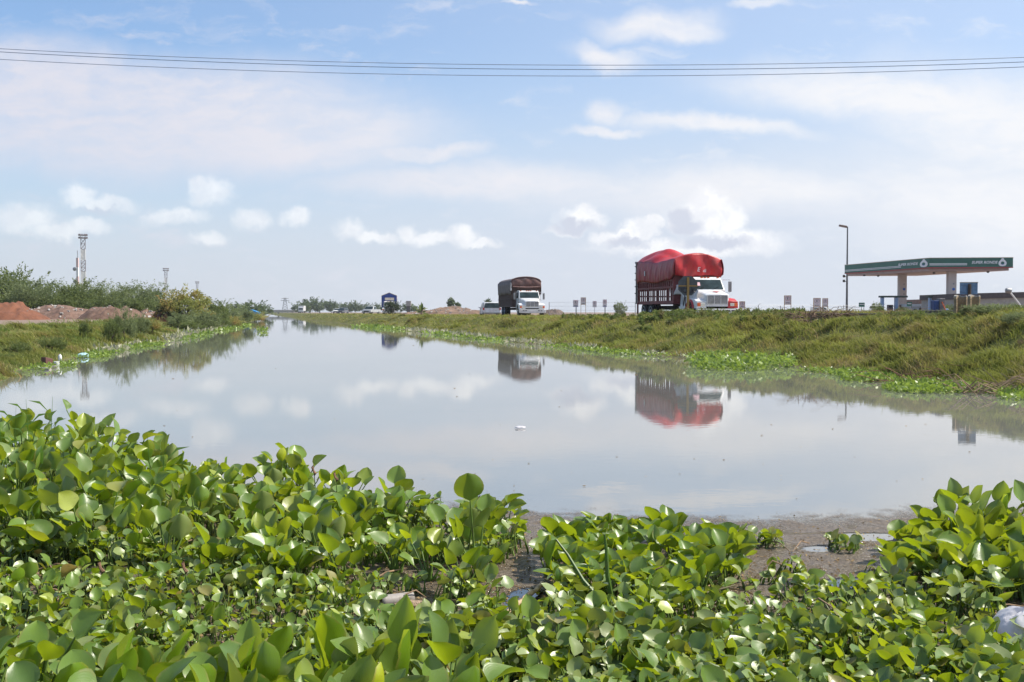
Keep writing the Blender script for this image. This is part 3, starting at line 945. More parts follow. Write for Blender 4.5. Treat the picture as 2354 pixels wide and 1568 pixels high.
def framed_sign(px0, px1, ytop, ypan, Y, label):
    a = at(px0, ytop, Y); b = at(px1, ypan, Y)
    cx, w = (a.x + b.x) / 2, (b.x - a.x)
    g0 = gz(cx, Y) - .1
    t = thing('framed_sign', label, 'sign', (cx, Y, g0), R(random.uniform(-6, 6)), 'yellow framed notices along the fence')
    zt, zp = a.z - g0, b.z - g0
    fr = MB()
    f = .03
    fr.box(-w / 2, -w / 2 + f, -.02, .02, 0, zt).box(w / 2 - f, w / 2, -.02, .02, 0, zt)
    fr.box(-w / 2 + f, w / 2 - f, -.018, .018, zt - f, zt).box(-w / 2 + f, w / 2 - f, -.018, .018, zp - f, zp)
    fr.build('frame', YELLOWM, t)
    pn = MB().box(-w / 2 + f, w / 2 - f, -.008, .008, zp, zt - f).build('sign_panel', SIGNFACE, t)
    ph = zt - zp
    sign_marks(pn, 0, (zt + zp) / 2 + ph * .14, w * .30, -.012, (zp + .06), w)
    return t

def sign_marks(pn, cx, cz, r, y, zlow, w):
    rg = MB(); pts = [(cx + r * math.cos(a), y, cz + r * math.sin(a)) for a in [k * math.pi / 10 for k in range(21)]]
    rg.tube(pts, .009, 4); rg.build('ring', INKRED, pn)
    lettering('E', r * 1.5, INK, pn, (cx, y, cz), (R(90), 0, 0), bold=.003)
    MB().box(cx - w * .3, cx + w * .3, y - .002, y + .002, zlow, zlow + .02).box(cx - w * .26, cx + w * .26, y - .002, y + .002, zlow + .035, zlow + .05).build('caption_line', INK, pn)

framed_sign(1699, 1712, 692.9, 708, 66, 'low yellow framed parking notice just right of the red-tarped lorry')
framed_sign(1802, 1818, 679.4, 699.3, 66, 'tallest yellow framed parking notice standing alone in the dry grass')
framed_sign(1869, 1885.5, 685.3, 704.6, 68, 'wider of the two yellow framed notices in front of the white van')
framed_sign(1890, 1902.6, 685.9, 704.6, 69, 'narrower right-hand one of the two yellow framed notices before the van')
framed_sign(1334.4, 1346.3, 684, 699.8, 80, 'yellow framed notice number 10 beside the brown lorry among plain signs')

def plain_sign(px0, px1, ytop, ybot, Y, label, blue=True):
    a = at(px0, ytop, Y); b = at(px1, ybot, Y)
    cx, w = (a.x + b.x) / 2, b.x - a.x
    g0 = gz(cx, Y) - .1
    t = thing('parking_sign', label, 'sign', (cx, Y, g0), R(random.uniform(-5, 5)), 'single post parking signs left of the red lorry')
    zt, zb = a.z - g0, b.z - g0
    pn = MB().box(-w / 2, w / 2, -.008, .008, zb, zt).build('sign_panel', SIGNFACE, t, bevel=.004)
    sign_marks(pn, 0, zt - (zt - zb) * .32, w * .36, -.012, zb + .09, w)
    if blue: MB().box(-w / 2 + .01, w / 2 - .01, -.013, -.009, zb + .01, zb + .055).build('blue_band', INKBLUE, pn)
    MB().tube([(0, .03, 0), (0, .03, zt - .02)], .018, 8).build('post', GREYM, t)
plain_sign(1316.8, 1328.9, 689.8, 705.6, 80, 'white square parking sign, leftmost beside the brown lorry')
plain_sign(1361.7, 1371, 692, 706.5, 84, 'pale lower parking sign between the framed notice and the purple one', False)
plain_sign(1385, 1394.5, 688.4, 706, 80, 'purple tinted parking sign left of the grey round bush')

def green_sign(px0, px1, y0, y1, Y, label):
    a = at(px0, y0, Y); b = at(px1, y1, Y); cx, w = (a.x + b.x) / 2, b.x - a.x
    g0 = gz(cx, Y) - .1
    t = thing('green_sign', label, 'sign', (cx, Y, g0), 0, 'small green notices near the filling station')
    pn = MB().box(-w / 2, w / 2, -.01, .01, b.z - g0, a.z - g0).build('sign_panel', GREENP, t)
    zc = (a.z + b.z) / 2 - g0
    MB().box(-w * .38, w * .38, -.014, -.011, zc + .0, zc + .05).build('caption_line', SIGNFACE, pn)
    MB().tube([(0, .03, 0), (0, .03, a.z - g0)], .02, 8).build('post', GREYM, t)
green_sign(1973.5, 1986.7, 695.8, 705.5, 66, 'small green notice on a post right of the street lamp')
green_sign(2083.5, 2095.5, 694.5, 704, 66, 'small green notice on a post right of the first canopy column')

# ---------------------------------------------------------------- fence
def fence(pxs, ytop, Y0, Y1, label, h=1.5, step=None):
    a = at(pxs[0], ytop, Y0); b = at(pxs[1], ytop, Y1)
    t = thing('wire_fence', label, 'fence', (0, 0, 0))
    n = max(2, int((b - a).length / 2.4))
    mesh = MB()
    P = [a.lerp(b, i / n) for i in range(n + 1)]
    for i, p_ in enumerate(P):
        g0 = gz(p_.x, p_.y) - .2
        q = MB().tube([(p_.x, p_.y, g0), (p_.x, p_.y, p_.z + random.uniform(-.03, .03))], .03, 6)
        if i % 3 == 1: q.tube([(p_.x, p_.y, p_.z), (p_.x + .12, p_.y, p_.z + .12), (p_.x + .25, p_.y, p_.z + .12)], .015, 5)
        q.build('post', GREYM, t)
    for z in (0, -.32, -.64, -.95):
        mesh.tube([Vector((p_.x, p_.y, p_.z + z + random.uniform(-.015, .015))) for p_ in P], .007, 4)
    for i in range(n):
        m_ = 14
        for k in range(m_):
            u0, u1 = k / m_, min(1, (k + 5) / m_)
            A, B = P[i].lerp(P[i + 1], u0), P[i].lerp(P[i + 1], u1)
            hh = 1.0 * (u1 - u0) * m_ / 5
            mesh.tube([A, B + Vector((0, 0, -hh))], .0025, 3, cap=False)
            A2, B2 = P[i].lerp(P[i + 1], u1), P[i].lerp(P[i + 1], u0)
            mesh.tube([A2, B2 + Vector((0, 0, -hh))], .0025, 3, cap=False)
    mesh.build('wire_mesh', M('fence_wire', (.32, .33, .34), .5, .4), t)
fence((1690, 2030), 702, 84, 92, 'wire mesh fence on posts between the red lorry and the filling station')
fence((1262, 1460), 695, 86, 80, 'wire fence running behind the parking signs left of the red lorry')

# ---------------------------------------------------------------- street lamp
p = at(1945.7, 718, 150)
t = thing('street_lamp', 'tall dark street lamp with a single head turned left beside the canopy', 'street lamp', (p.x, 150, 1.2))
top = at(1945.7, 521, 150).z - 1.2
MB().tube([(0, 0, 0), (0, 0, 4), (0, 0, top)], [.17, .14, .09], 10).build('pole', M('dark_pole', (.10, .105, .11), .5, .5), t, smooth=True)
MB().tube([(0, 0, top - .15), (-.35, 0, top), (-.5, 0, top + .05)], .07, 6).build('arm', GREYM, t)
MB().hexa([(-1.25, -.22, top + .02), (-.1, -.22, top - .2), (-.1, .22, top - .2), (-1.25, .22, top + .02), (-1.2, -.18, top + .30), (-.1, -.18, top + .10), (-.1, .18, top + .10), (-1.2, .18, top + .30)]).build('lamp_head', M('brown_lamp_housing', (.16, .10, .07), .5), t, bevel=.03)
z1 = at(1945, 637, 150).z - 1.2
for k, dz in enumerate((0, -.7)):
    MB().tube([(-.1, -.2, z1 + dz), (-.45, -.3, z1 + dz + .1)], .05, 6).lathe([(.02, -.2), (.2, -.12), (.2, .12), (.02, .2)], 10, 'x', (-.55, -.3, z1 + dz + .12)).build('floodlight', CHASSIS, t)

# ---------------------------------------------------------------- filling station canopy
def canopy():
    A = at(2134.7, 593.8, 120)        # near corner
    Bp = at(2328, 593.8, 119)         # right end
    Lp = at(1941, 609.7, 138)         # far left end
    zt = A.z
    fx = Vector((1, (Bp.y - A.y) / (Bp.x - A.x), 0)).normalized(); wA = (Vector((Bp.x, Bp.y, 0)) - Vector((A.x, A.y, 0))).length
    fl = (Vector((Lp.x, Lp.y, 0)) - Vector((A.x, A.y, 0)))
    t = thing('canopy', 'green filling station canopy on two beige columns with white lettering', 'canopy', (A.x, A.y, 1.25))
    H = zt - 1.25
    a = Vector((0, 0, 0)); b = Vector((Bp.x - A.x, Bp.y - A.y, 0)); l = fl.copy(); l.z = 0; c = b + l
    zb = H - 1.05
    def ring(o, z0, z1, name, m):
        q = MB(); pts = [a, b, c, l]; cen = (a + c) / 2
        pts = [p_ + (p_ - cen).normalized() * o for p_ in pts]
        q.hexa([(p_.x, p_.y, z0) for p_ in pts] + [(p_.x, p_.y, z1) for p_ in pts])
        return q.build(name, m, t)
    ring(.0, zb, H, 'fascia', GREENP)
    ring(.05, H, H + .07, 'top_trim', M('cream_trim', (.55, .48, .36), .6))
    ring(.02, zb - .12, zb - .003, 'red_strip', REDSTRIP)
    ring(-.5, zb - .42, zb - .123, 'soffit', SOFFIT)
    # white stripes and lettering on the right face
    ang = math.atan2(b.y, b.x)
    def face(p0, dirv, length, n0):
        return None
    nb_ = Vector((b.y, -b.x, 0)).normalized()
    if nb_.y > 0: nb_ = -nb_
    nl = Vector((-l.y, l.x, 0)).normalized()
    if nl.x > 0: nl = -nl
    def strip(p0, p1, nrm, z0, z1, name='stripe', m=SIGNFACE, off=.03):
        q = MB(); o = nrm * off
        q.hexa([tuple(p0 + nrm * .004 + Vector((0, 0, z0))), tuple(p1 + nrm * .004 + Vector((0, 0, z0))), tuple(p1 + o + Vector((0, 0, z0))), tuple(p0 + o + Vector((0, 0, z0))),
                tuple(p0 + nrm * .004 + Vector((0, 0, z1))), tuple(p1 + nrm * .004 + Vector((0, 0, z1))), tuple(p1 + o + Vector((0, 0, z1))), tuple(p0 + o + Vector((0, 0, z1)))])
        return q.build(name, m, t)
    W_ = M('canopy_white', (.75, .76, .76), .5, var=.04)
    for k in (0, 1):
        strip(b * .005, b * .455, nb_, zb + .22 + k * .14, zb + .30 + k * .14, 'stripe', W_)
        strip(l * .30, l * .995, nl, zb + .20 + k * .14, zb + .27 + k * .14, 'stripe', W_)
    lettering('SUPER RONDE', .44, W_, t, tuple(b * .66 + nb_ * .03 + Vector((0, 0, zb + .52))), (R(90), 0, ang), shear=.25, bold=.012, sx=1.0)
    lettering('SUPER RONDE', .42, W_, t, tuple(l * .225 + nl * .03 + Vector((0, 0, zb + .52))), (R(90), 0, math.atan2(-l.y, -l.x)), shear=.2, bold=.012, sx=1.45)
    def drop(cen, dirv, nrm, sx, wname='emblem'):
        q = MB(); pts = []
        prof = [(0, .50), (.10, .48), (.12, .36), (.22, .26), (.36, .08), (.40, -.12), (.34, -.32), (.2, -.42), (0, -.44)]
        outl = prof + [(-x, z) for x, z in prof[-2:0:-1]]
        vs = []
        for off in (.006, .04):
            for x, z in outl:
                p_ = cen + dirv * x * sx + nrm * off + Vector((0, 0, z)); vs.append(tuple(p_))
        n_ = len(outl)
        q.add(vs, [tuple(range(n_)), tuple(range(n_, 2 * n_))[::-1]] + [(i, (i + 1) % n_, n_ + (i + 1) % n_, n_ + i) for i in range(n_)])
        e = q.build(wname, W_, t)
        for rr, oz, mm in ((.17, -.08, GREENP), (.10, -.2, BLUEP)):
            q2 = MB(); vs = []
            for off in (.042, .052 + (.01 if mm is BLUEP else 0)):
                for k in range(14):
                    an = 2 * math.pi * k / 14
                    p_ = cen + dirv * math.cos(an) * rr * sx + nrm * off + Vector((0, 0, oz + math.sin(an) * rr * (1.1 if mm is GREENP else .5))); vs.append(tuple(p_))
            q2.add(vs, [tuple(range(14)), tuple(range(14, 28))[::-1]] + [(i, (i + 1) % 14, 14 + (i + 1) % 14, 14 + i) for i in range(14)])
            q2.build('emblem_centre', mm, e)
    drop(b * .875 + Vector((0, 0, zb + .52)), b.normalized(), nb_, 1.15)
    drop(l * .052 + Vector((0, 0, zb + .50)), l.normalized(), nl, 1.9)
    # columns
    for px, Y in ((2072.5, 131), (2185.5, 121.5)):
        p_ = at(px, 700, Y); x, y = p_.x - A.x, Y - A.y
        cw = .48
        q = MB().box(x - cw, x + cw, y - .35, y + .35, -.3, zb - .42)
        col_ = q.build('column', COLUMN, t, bevel=.03)
        sg = MB().lathe([(.17, 0), (.17, .03)], 16, 'y', (x + .12, y - .385, at(px, 665, Y).z - 1.25)).build('round_notice', BLUEP, col_)
        for dz in (.55, -.7):
            MB().box(x + .02, x + .2, y - .362, y - .352, at(px, 665, Y).z - 1.25 + dz, at(px, 665, Y).z - 1.25 + dz + .16).build('small_notice', GREYM, col_)
    for px, Y in ((1986, 132), (2018, 134), (2146, 124), (2270, 121)):
        p_ = at(px, 640, Y)
        MB().lathe([(.12, 0), (.2, .12), (.05, .2)], 8, 'z', (p_.x - A.x, Y - A.y, zb - .62)).build('downlight', CHASSIS, t)
canopy()

def island(px, Y, w, label):
    """pump island: plinth, two pillars, roof slab, dispensers"""
    p_ = at(px, 700, Y); g0 = 1.2
    t = thing('pump_island', label, 'fuel pump', (p_.x, Y, g0), 0, 'pump islands under the canopy')
    ztop = at(px, 680, Y).z - g0
    MB().box(-w / 2, w / 2, -.6, .6, -.2, .14).build('plinth', CONC, t, bevel=.03)
    MB().box(-w / 2 - .1, w / 2 + .1, -.45, .45, ztop - .22, ztop).build('roof_slab', M('dark_green_slab', (.035, .055, .04), .7), t, bevel=.02)
    for x in (-w / 2 + .22, w * .12):
        q = MB().box(x - .17, x + .17, -.22, .22, .14, ztop - .22).build('pillar', LBLUE, t, bevel=.02)
    MB().box(-w / 2 + .05, w / 2 - .1, -.3, .3, .14, .52).build('kerb_guard', WHITE2, t, bevel=.03)
    for x in (-w * .12, w * .36):
        d_ = MB().box(x - .3, x + .3, -.28, .28, .52, 1.22).build('dispenser', M('dispenser_brown', (.13, .07, .06), .5, var=.3, scale=5), t, bevel=.03)
        MB().box(x - .2, x + .2, -.30, -.285, .9, 1.12).build('display', GLASS, d_)
        MB().tube([(x + .3, -.2, 1.15), (x + .42, -.3, .9), (x + .36, -.3, .6), (x + .31, -.25, .8)], .022, 6).build('hose', DARK, d_)
island(2052, 126, 3.1, 'pump island with a dark roof slab beside the left canopy column')
island(2160, 114, 2.6, 'pump island with a dark roof slab beside the right canopy column')

# white kiosk, brown hut, long dark-roofed wall building
def building(name, label, cat, px0, px1, yt0, yt1, Y, wallm, roofm, base=None, depth=5, windows=(), rise=0.0):
    a = at(px0, yt0, Y); b = at(px1, yt1, Y)
    g0 = 1.1
    t = thing(name, label, cat, (a.x, Y, g0))
    w = b.x - a.x
    za, zb_ = a.z - g0, b.z - g0
    rt = max(.25, (za) * .25)
    MB().hexa([(0, 0, -.2), (w, 0, -.2), (w, depth, -.2), (0, depth, -.2), (0, 0, za - rt), (w, 0, zb_ - rt), (w, depth, zb_ - rt), (0, depth, za - rt)]).build('wall', wallm, t)
    MB().hexa([(-.15, -.2, za - rt + .003), (w + .15, -.2, zb_ - rt + .003), (w + .15, depth + .2, zb_ - rt + .003), (-.15, depth + .2, za - rt + .003), (-.15, -.2, za), (w + .15, -.2, zb_), (w + .15, depth + .2, zb_), (-.15, depth + .2, za)]).build('roof', roofm, t)
    for (u0, u1, z0, z1) in windows:
        MB().box(w * u0, w * u1, -.02, .02, z0, z1).build('window', GLASS, t)
    return t
building('kiosk', 'low white kiosk with a dark window between the two canopy columns', 'kiosk', 2094, 2136, 699, 698, 123, WHITE2, WHITE2, windows=((.12, .3, .35, .8), (.42, .62, .35, .9)))
building('hut', 'small brown flat-roofed hut beyond the canopy columns', 'building', 2113, 2137, 688.5, 688.5, 150, BRICKBR, BRICKBR)
t = building('warehouse', 'long low building with a deep dark brown roof right of the canopy', 'building', 2196, 2480, 675.5, 668, 108, CONC, DKROOF, depth=9, windows=((.62, .68, .2, .8), (.8, .86, .2, .8)))
for ch in t.children:
    if ch.name.startswith('roof'):
        pass
a = at(2180, 675.5, 108)
MB().box(7.5, 14.6, -.30, -.22, .98, 1.10).build('red_gutter', REDSTRIP, t)
# white pipe arm far right
p_ = at(2335, 700, 60)
t = thing('pipe_arm', 'slanting white pipe with a rounded lamp-like end at the right edge', 'pipe', (p_.x, 60, 1.2))
q0, q1 = at(2318, 668, 60), at(2343, 700, 60)
MB().tube([(q0.x - p_.x, 0, q0.z - 1.2), (q1.x - p_.x, 0, q1.z - 1.2), (q1.x - p_.x + .25, 0, .0)], .055, 8).build('pipe', WHITE2, t, smooth=True)
MB().lathe([(.03, -.2), (.14, -.16), (.17, 0), (.12, .13), (.02, .18)], 12, 'x', (q0.x - p_.x, 0, q0.z - 1.2)).build('end_cap', GREYM, t, smooth=True)

# ---------------------------------------------------------------- low wall at the lot edge and concrete relics
def lot_wall():
    a = Vector((10.3, 35.3, 0)); b = Vector((17.8, 35.9, 0))
    t = thing('retaining_wall', 'low dark stained concrete wall half hidden by dry grass below the filling station lot', 'wall', (a.x, a.y, 0))
    d = (b - a)
    q = MB(); n_ = 24
    for i in range(n_):
        p0, p1 = d * (i / n_), d * ((i + 1) / n_)
        zt = 1.40 + .012 * math.sin(i * 2.3)
        q.hexa([(p0.x, p0.y - .12, .8), (p1.x, p1.y - .12, .8), (p1.x, p1.y + .12, .8), (p0.x, p0.y + .12, .8), (p0.x, p0.y - .12, zt), (p1.x, p1.y - .12, zt), (p1.x, p1.y + .12, zt), (p0.x, p0.y + .12, zt)])
    q.build('wall_body', CONCDARK, t)
    MB().hexa([(0, -.2, 1.42), (d.x, d.y - .2, 1.42), (d.x, d.y + .25, 1.42), (0, .25, 1.42), (0, -.2, 1.47), (d.x, d.y - .2, 1.47), (d.x, d.y + .25, 1.47), (0, .25, 1.47)]).build('coping', CONCDARK, t, bevel=.01)
lot_wall()

def shell(label, px0, px1, ytop, Y, lean=0.0, arc=200):
    a, b = at(px0, ytop, Y), at(px1, ytop, Y)
    r = (b.x - a.x) / 2; cx = (a.x + b.x) / 2; g0 = gz(cx, Y) - .15
    t = thing('concrete_pipe', label, 'pipe', (cx, Y, g0), R(15), 'broken upright concrete pipe sections')
    h = a.z - g0
    q = MB(); n_ = 22
    def f(u, v):
        an = R(180 + (u - .5) * arc - 0)
        top = h * (1 - .02 * math.sin(u * 9))
        rr = r * (1 + .03 * math.sin(v * 7))
        return (rr * math.cos(an - R(90)) + lean * v * h, rr * math.sin(an - R(90)) , v * top)
    q.grid(f, n_, 10)
    q.build('pipe_shell', BROWNCONC, t, smooth=60, solid=.06)
    rim = MB(); rim.tube([Vector(f(k / n_, 1.0)) for k in range(n_ + 1)], .028, 6); rim.build('rim', CONC, t, smooth=True)
shell('broad broken brown concrete pipe section standing left of the sign pole', 2195, 2222, 681, 30, 0, 190)
shell('narrower broken brown concrete pipe section standing right of the sign pole', 2226, 2250, 680.5, 29.6, .02, 200)
p_ = at(2226, 700, 30.2); g0 = gz(p_.x, 30.2) - .1
t = thing('metal_sign', 'blue grey metal sign panel on a thick dark pole behind the concrete pipes', 'sign', (p_.x, 30.2, g0), R(-6))
c0, c1 = at(2206.7, 649.5, 30.2), at(2245.6, 676.8, 30.2)
MB().box(c0.x - p_.x, c1.x - p_.x, .0, .02, c1.z - g0, c0.z - g0).build('sign_panel', M('blue_grey_sheet', (.13, .22, .36), .45, .2, var=.35, scale=6, dirt=(.28, .3, .28), damt=.5), t)
MB().box(c0.x - p_.x - .01, c1.x - p_.x + .01, -.01, -.002, c0.z - g0 - .012, c0.z - g0 + .012).build('top_edge', CONC, t)
MB().tube([(0, -.06, 0), (0, -.06, at(2226, 653, 30).z - g0)], [.06, .045], 8).build('pole', M('rusty_pole', (.07, .045, .03), .8, var=.3), t)
p_ = at(2156, 722, 34.0)
t = thing('blue_pump', 'old blue and grey pump housing standing above the low wall', 'pump', (p_.x, 34.0, gz(p_.x, 34.0) + .1))
MB().box(-.20, -.04, -.15, .15, 0, .55).build('blue_casing', M('dull_blue', (.02, .05, .16), .6, var=.3), t, bevel=.02)
MB().box(-.018, .17, -.14, .14, 0, .62).build('grey_casing', M('pump_grey', (.18, .16, .16), .6, var=.35, scale=8), t, bevel=.02)
MB().box(.172, .30, -.12, .12, 0, .28).build('side_tank', LBLUE, t, bevel=.02)
MB().tube([(.05, -.16, .5), (.12, -.22, .3), (.2, -.2, .1)], .014, 6).build('hose', ORANGE, t)
p_ = at(2158, 735, 33.6)
t = thing('concrete_block', 'dark stained concrete outlet block in the bank below the blue pump', 'concrete block', (p_.x, 33.6, gz(p_.x, 33.6) - .15))
MB().box(-.55, .55, -.3, .25, 0, .48).build('block', CONCDARK, t, bevel=.02)
MB().lathe([(.001, -.32), (.12, -.32), (.14, -.305), (.14, -.25)], 14, 'y', (.1, 0, .25)).build('outlet_pipe', CONCDARK, t)

# ---------------------------------------------------------------- masts far away on the left
def mast(px, ytop, Y, label, group='floodlight masts beyond the left trees'):
    b = at(px, ytop, Y); s = 1.0
    t = thing('floodlight_mast', label, 'mast', (b.x, Y, .9), R(20), group)
    H = b.z - .9
    w = .82
    zs = [H - 2.0, H - 6.2, H - 10.6, H - 15.2, H - 19.5, 0]
    def lat(z0, z1, name, m, full=False):
        q = MB()
        for sx in (-1, 1):
            for sy in (-1, 1):
                q.box(sx * w - .09, sx * w + .09, sy * w - .09, sy * w + .09, z0, z1)
        n_ = max(1, int((z1 - z0) / 1.5))
        for k in range(n_):
            za, zb_ = z0 + (z1 - z0) * k / n_, z0 + (z1 - z0) * (k + 1) / n_
            for (A, B) in (((-w, -w), (w, -w)), ((w, -w), (w, w)), ((w, w), (-w, w)), ((-w, w), (-w, -w))):
                q.tube([(A[0], A[1], za), (B[0], B[1], zb_)], .07, 4, cap=False)
                q.tube([(B[0], B[1], za), (A[0], A[1], zb_)], .07, 4, cap=False)
                q.tube([(A[0], A[1], za), (B[0], B[1], za)], .07, 4, cap=False)
        if full: q.box(-w + .12, w - .12, -w + .12, w - .12, z0, z1)
        q.build(name, m, t)
    lat(zs[1], zs[0], 'dark_section', TOWERDARK); lat(zs[2], zs[1], 'white_section', TOWERWHITE, True)
    lat(zs[3], zs[2], 'dark_section', TOWERDARK); lat(0, zs[3], 'white_section', TOWERWHITE, True)
    q = MB()
    for z in (H - 1.9, H - .75):
        q.box(-1.75, 1.75, -1.75, 1.75, z, z + .14)
        for a in range(16):
            an = a * math.pi / 8
            q.box(1.6 * math.cos(an) - .17, 1.6 * math.cos(an) + .17, 1.6 * math.sin(an) - .17, 1.6 * math.sin(an) + .17, z + .14, z + .62)
    q.build('lamp_platform', TOWERDARK, t)
    rl = MB()
    for sx in (-1, 1):
        for sy in (-1, 1): rl.box(sx * 1.0 - .06, sx * 1.0 + .06, sy - .06, sy + .06, H - 2, H)
    rl.each('platform_post', TOWERWHITE, t)
mast(190.5, 537.5, 415, 'tallest floodlight mast with two dark lattice sections, left of the others')
mast(381, 616, 640, 'middle-distance floodlight mast above the gap in the left trees')
mast(453, 646.7, 950, 'smallest and farthest floodlight mast above the orange topped bush')
b = at(178, 593, 420)
t = thing('antenna_mast', 'thin red and white antenna mast with dishes just left of the tallest floodlight mast', 'mast', (b.x, 420, .9))
H = b.z - .9
for k in range(6):
    MB().box(-.42, .42, -.42, .42, H * k / 6 + .01, H * (k + 1) / 6).build('mast_section', M('faded_red_mast', (.62, .45, .42), .6) if k % 2 else TOWERWHITE, t)
MB().tube([(0, 0, H), (0, 0, H + 3)], .12, 5).build('whip_aerial', GREYM, t)
for z, x in ((H * .58, -.9), (H * .46, .8), (H * .80, -1.0)):
    MB().lathe([(.05, -.45), (.75, -.15), (.8, 0), (.3, .1)], 12, 'y', (x, -.5, z)).build('dish', TOWERWHITE if x > 0 else GREYM, t, smooth=True)

# far pylon-like poles at the canal end, and the low bridge
p_ = at(640, 716, 600)
t = thing('bridge', 'low grey road bridge closing the far end of the canal', 'bridge', (p_.x, 600, 0), R(12))
MB().box(-16, 16, -3, 3, 1.3, 2.3).build('deck', CONC, t)
MB().box(-16, 16, -3.05, -2.9, 2.304, 2.9).build('railing', CONC, t)
for x in (-8, 0, 8): MB().box(x - .5, x + .5, -2.5, 2.5, -.3, 1.298).build('pier', CONC, t)
p_ = at(655, 700, 700)
t = thing('pylon', 'faint distant lattice pylon above the canal end', 'pylon', (p_.x, 700, 1))
q = MB()
for s in (-1, 1): q.tube([(s * 2.2, 0, 0), (s * .5, 0, 10.5)], .16, 4)
for k in range(6): q.tube([(-2.2 + k * .28, 0, k * 1.7), (2.2 - (k + 1) * .28, 0, (k + 1) * 1.7)], .1, 4).tube([(2.2 - k * .28, 0, k * 1.7), (-2.2 + (k + 1) * .28, 0, (k + 1) * 1.7)], .1, 4)
q.tube([(-3, 0, 8.5), (3, 0, 8.5)], .15, 4).tube([(-2.4, 0, 10), (2.4, 0, 10)], .15, 4)
q.build('lattice', GREYM, t)

# ---------------------------------------------------------------- overhead cables
def cable(pts, label):
    Y = 16.0
    A = [at(px, py, Y) for px, py in pts]
    co = np.polyfit([a.x for a in A], [a.z for a in A], 2)
    xs = np.linspace(-14, 14, 60)
    q = MB().tube([(x, Y, float(np.polyval(co, x))) for x in xs], .0050, 6)
    o = q.build('overhead_cable', CABLE); tag(o, label, 'cable', 'three overhead cables across the sky')
cable([(0, 114), (588, 133.5), (1176, 151), (1765, 149), (2353, 131)], 'topmost of the three overhead cables crossing the sky')
cable([(0, 120.5), (588, 144), (1176, 161), (1765, 158), (2353, 142.5)], 'middle one of the three overhead cables crossing the sky')
cable([(0, 138.5), (588, 158.5), (1176, 176.5), (1765, 173), (2353, 153)], 'lowest of the three overhead cables crossing the sky')
# ---------------------------------------------------------------- vegetation helpers
def rot_frames(az, el, roll):
    """direction d (az, el), side s, normal n"""
    d = np.stack([np.cos(el) * np.cos(az), np.cos(el) * np.sin(az), np.sin(el)], -1)
    s0 = np.stack([-np.sin(az), np.cos(az), np.zeros_like(az)], -1)
    n0 = np.cross(d, s0)
    c, s_ = np.cos(roll)[:, None], np.sin(roll)[:, None]
    return d, s0 * c + n0 * s_, n0 * c - s0 * s_

def leaf_cloud(pos, size, elong=1.0, up=0.0, seed=None, el=None, az=None):
    """pos (N,3) -> pointed leaf quads (diamond) in random directions"""
    N = len(pos)
    az = rng.uniform(0, 2 * np.pi, N) if az is None else az
    el = (rng.uniform(-.9, 1.2, N) if up == 0 else np.clip(rng.normal(up, .45, N), -.6, 1.5)) if el is None else el
    d, s, n = rot_frames(az, el, rng.uniform(-1.3, 1.3, N))
    L = (size * rng.uniform(.6, 1.4, N))[:, None]; W = L / elong * .5
    b = pos; t = pos + d * L; m = pos + d * L * .45
    v = np.stack([b, m - s * W, t, m + s * W], 1).reshape(-1, 3)
    q = np.arange(N * 4).reshape(-1, 4)
    return v, q

def blades(x, y, z, h, w, lean=.35, az=None):
    N = len(x)
    az = rng.uniform(0, 2 * np.pi, N) if az is None else az
    ln = h * rng.uniform(.1, 1, N) * lean * 2
    face = rng.uniform(-1.2, 1.2, N)          # blades turn roughly towards +-y
    sx, sy = np.cos(face) * w / 2, np.sin(face) * w / 2
    dx, dy = np.cos(az) * ln, np.sin(az) * ln
    P = np.zeros((N, 5, 3))
    P[:, 0] = np.stack([x - sx, y - sy, z - .03], -1); P[:, 1] = np.stack([x + sx, y + sy, z - .03], -1)
    P[:, 2] = np.stack([x + dx * .35 + sx * .8, y + dy * .35 + sy * .8, z + h * .6], -1)
    P[:, 3] = np.stack([x + dx * .35 - sx * .8, y + dy * .35 - sy * .8, z + h * .6], -1)
    P[:, 4] = np.stack([x + dx, y + dy, z + h], -1)
    k = np.arange(N)[:, None] * 5
    return P.reshape(-1, 3), (k + np.array([[0, 1, 2, 3]])), (k + np.array([[3, 2, 4]]))

# ---------------------------------------------------------------- bank grass
GRASS = leaf_mat('bank_grass_blades', (.075, .105, .018), (.26, .285, .055), .6, .35, extra=(.30, .20, .10), scale=.55, spec=.2)
GRASSL = leaf_mat('left_bank_grass_blades', (.055, .10, .018), (.19, .245, .05), .6, .35, extra=(.22, .19, .08), scale=.4, spec=.2)
def bank_grass(side, n, Y0, Y1, name, m, dmax, hmul=1.0):
    u = rng.uniform(0, 1, n)
    y = 1 / (1 / Y0 + u * (1 / Y1 - 1 / Y0))
    d = rng.uniform(.02, 1, n) ** .9 * dmax * np.clip(y / 60, 1, 3)
    x = (xr(y) + d) if side > 0 else (xl(y) - d)
    z = ground_z(x, y)
    pn = fbm(x * 1.1, y * .9, 51); keep = rng.uniform(0, 1, n) < np.clip((pn - .3) * 3.2, .12, 1)
    # bare patches of the dirt road on the left
    if side < 0: keep &= ~((d > 7.2 + (fbm(x * .3, y * .2, 41) - .5) * 5) & (rng.uniform(0, 1, n) < .93))
    x, y, z, d, pn = x[keep], y[keep], z[keep], d[keep], pn[keep]
    N = len(x)
    h = rng.uniform(.03, .15, N) * (0.6 + 1.1 * pn) * hmul * np.where(rng.uniform(0, 1, N) < .03, 1.9, 1)
    w = np.clip(.013 * y / 22, .009, .2) * rng.uniform(.7, 1.5, N)
    v, q, t = blades(x, y, z, h, w, .9, az=rng.normal(R(200), 1.0, N))
    var = np.clip(rng.normal(.5, .28, N) + (fbm(x * .5, y * .4, 61) - .5) * 1.8, 0, 1)
    tag(mobj(name, np_mesh(name, v, quads=q, tris=t, attrs={'var': np.repeat(var, 5)}), m), kind='stuff')
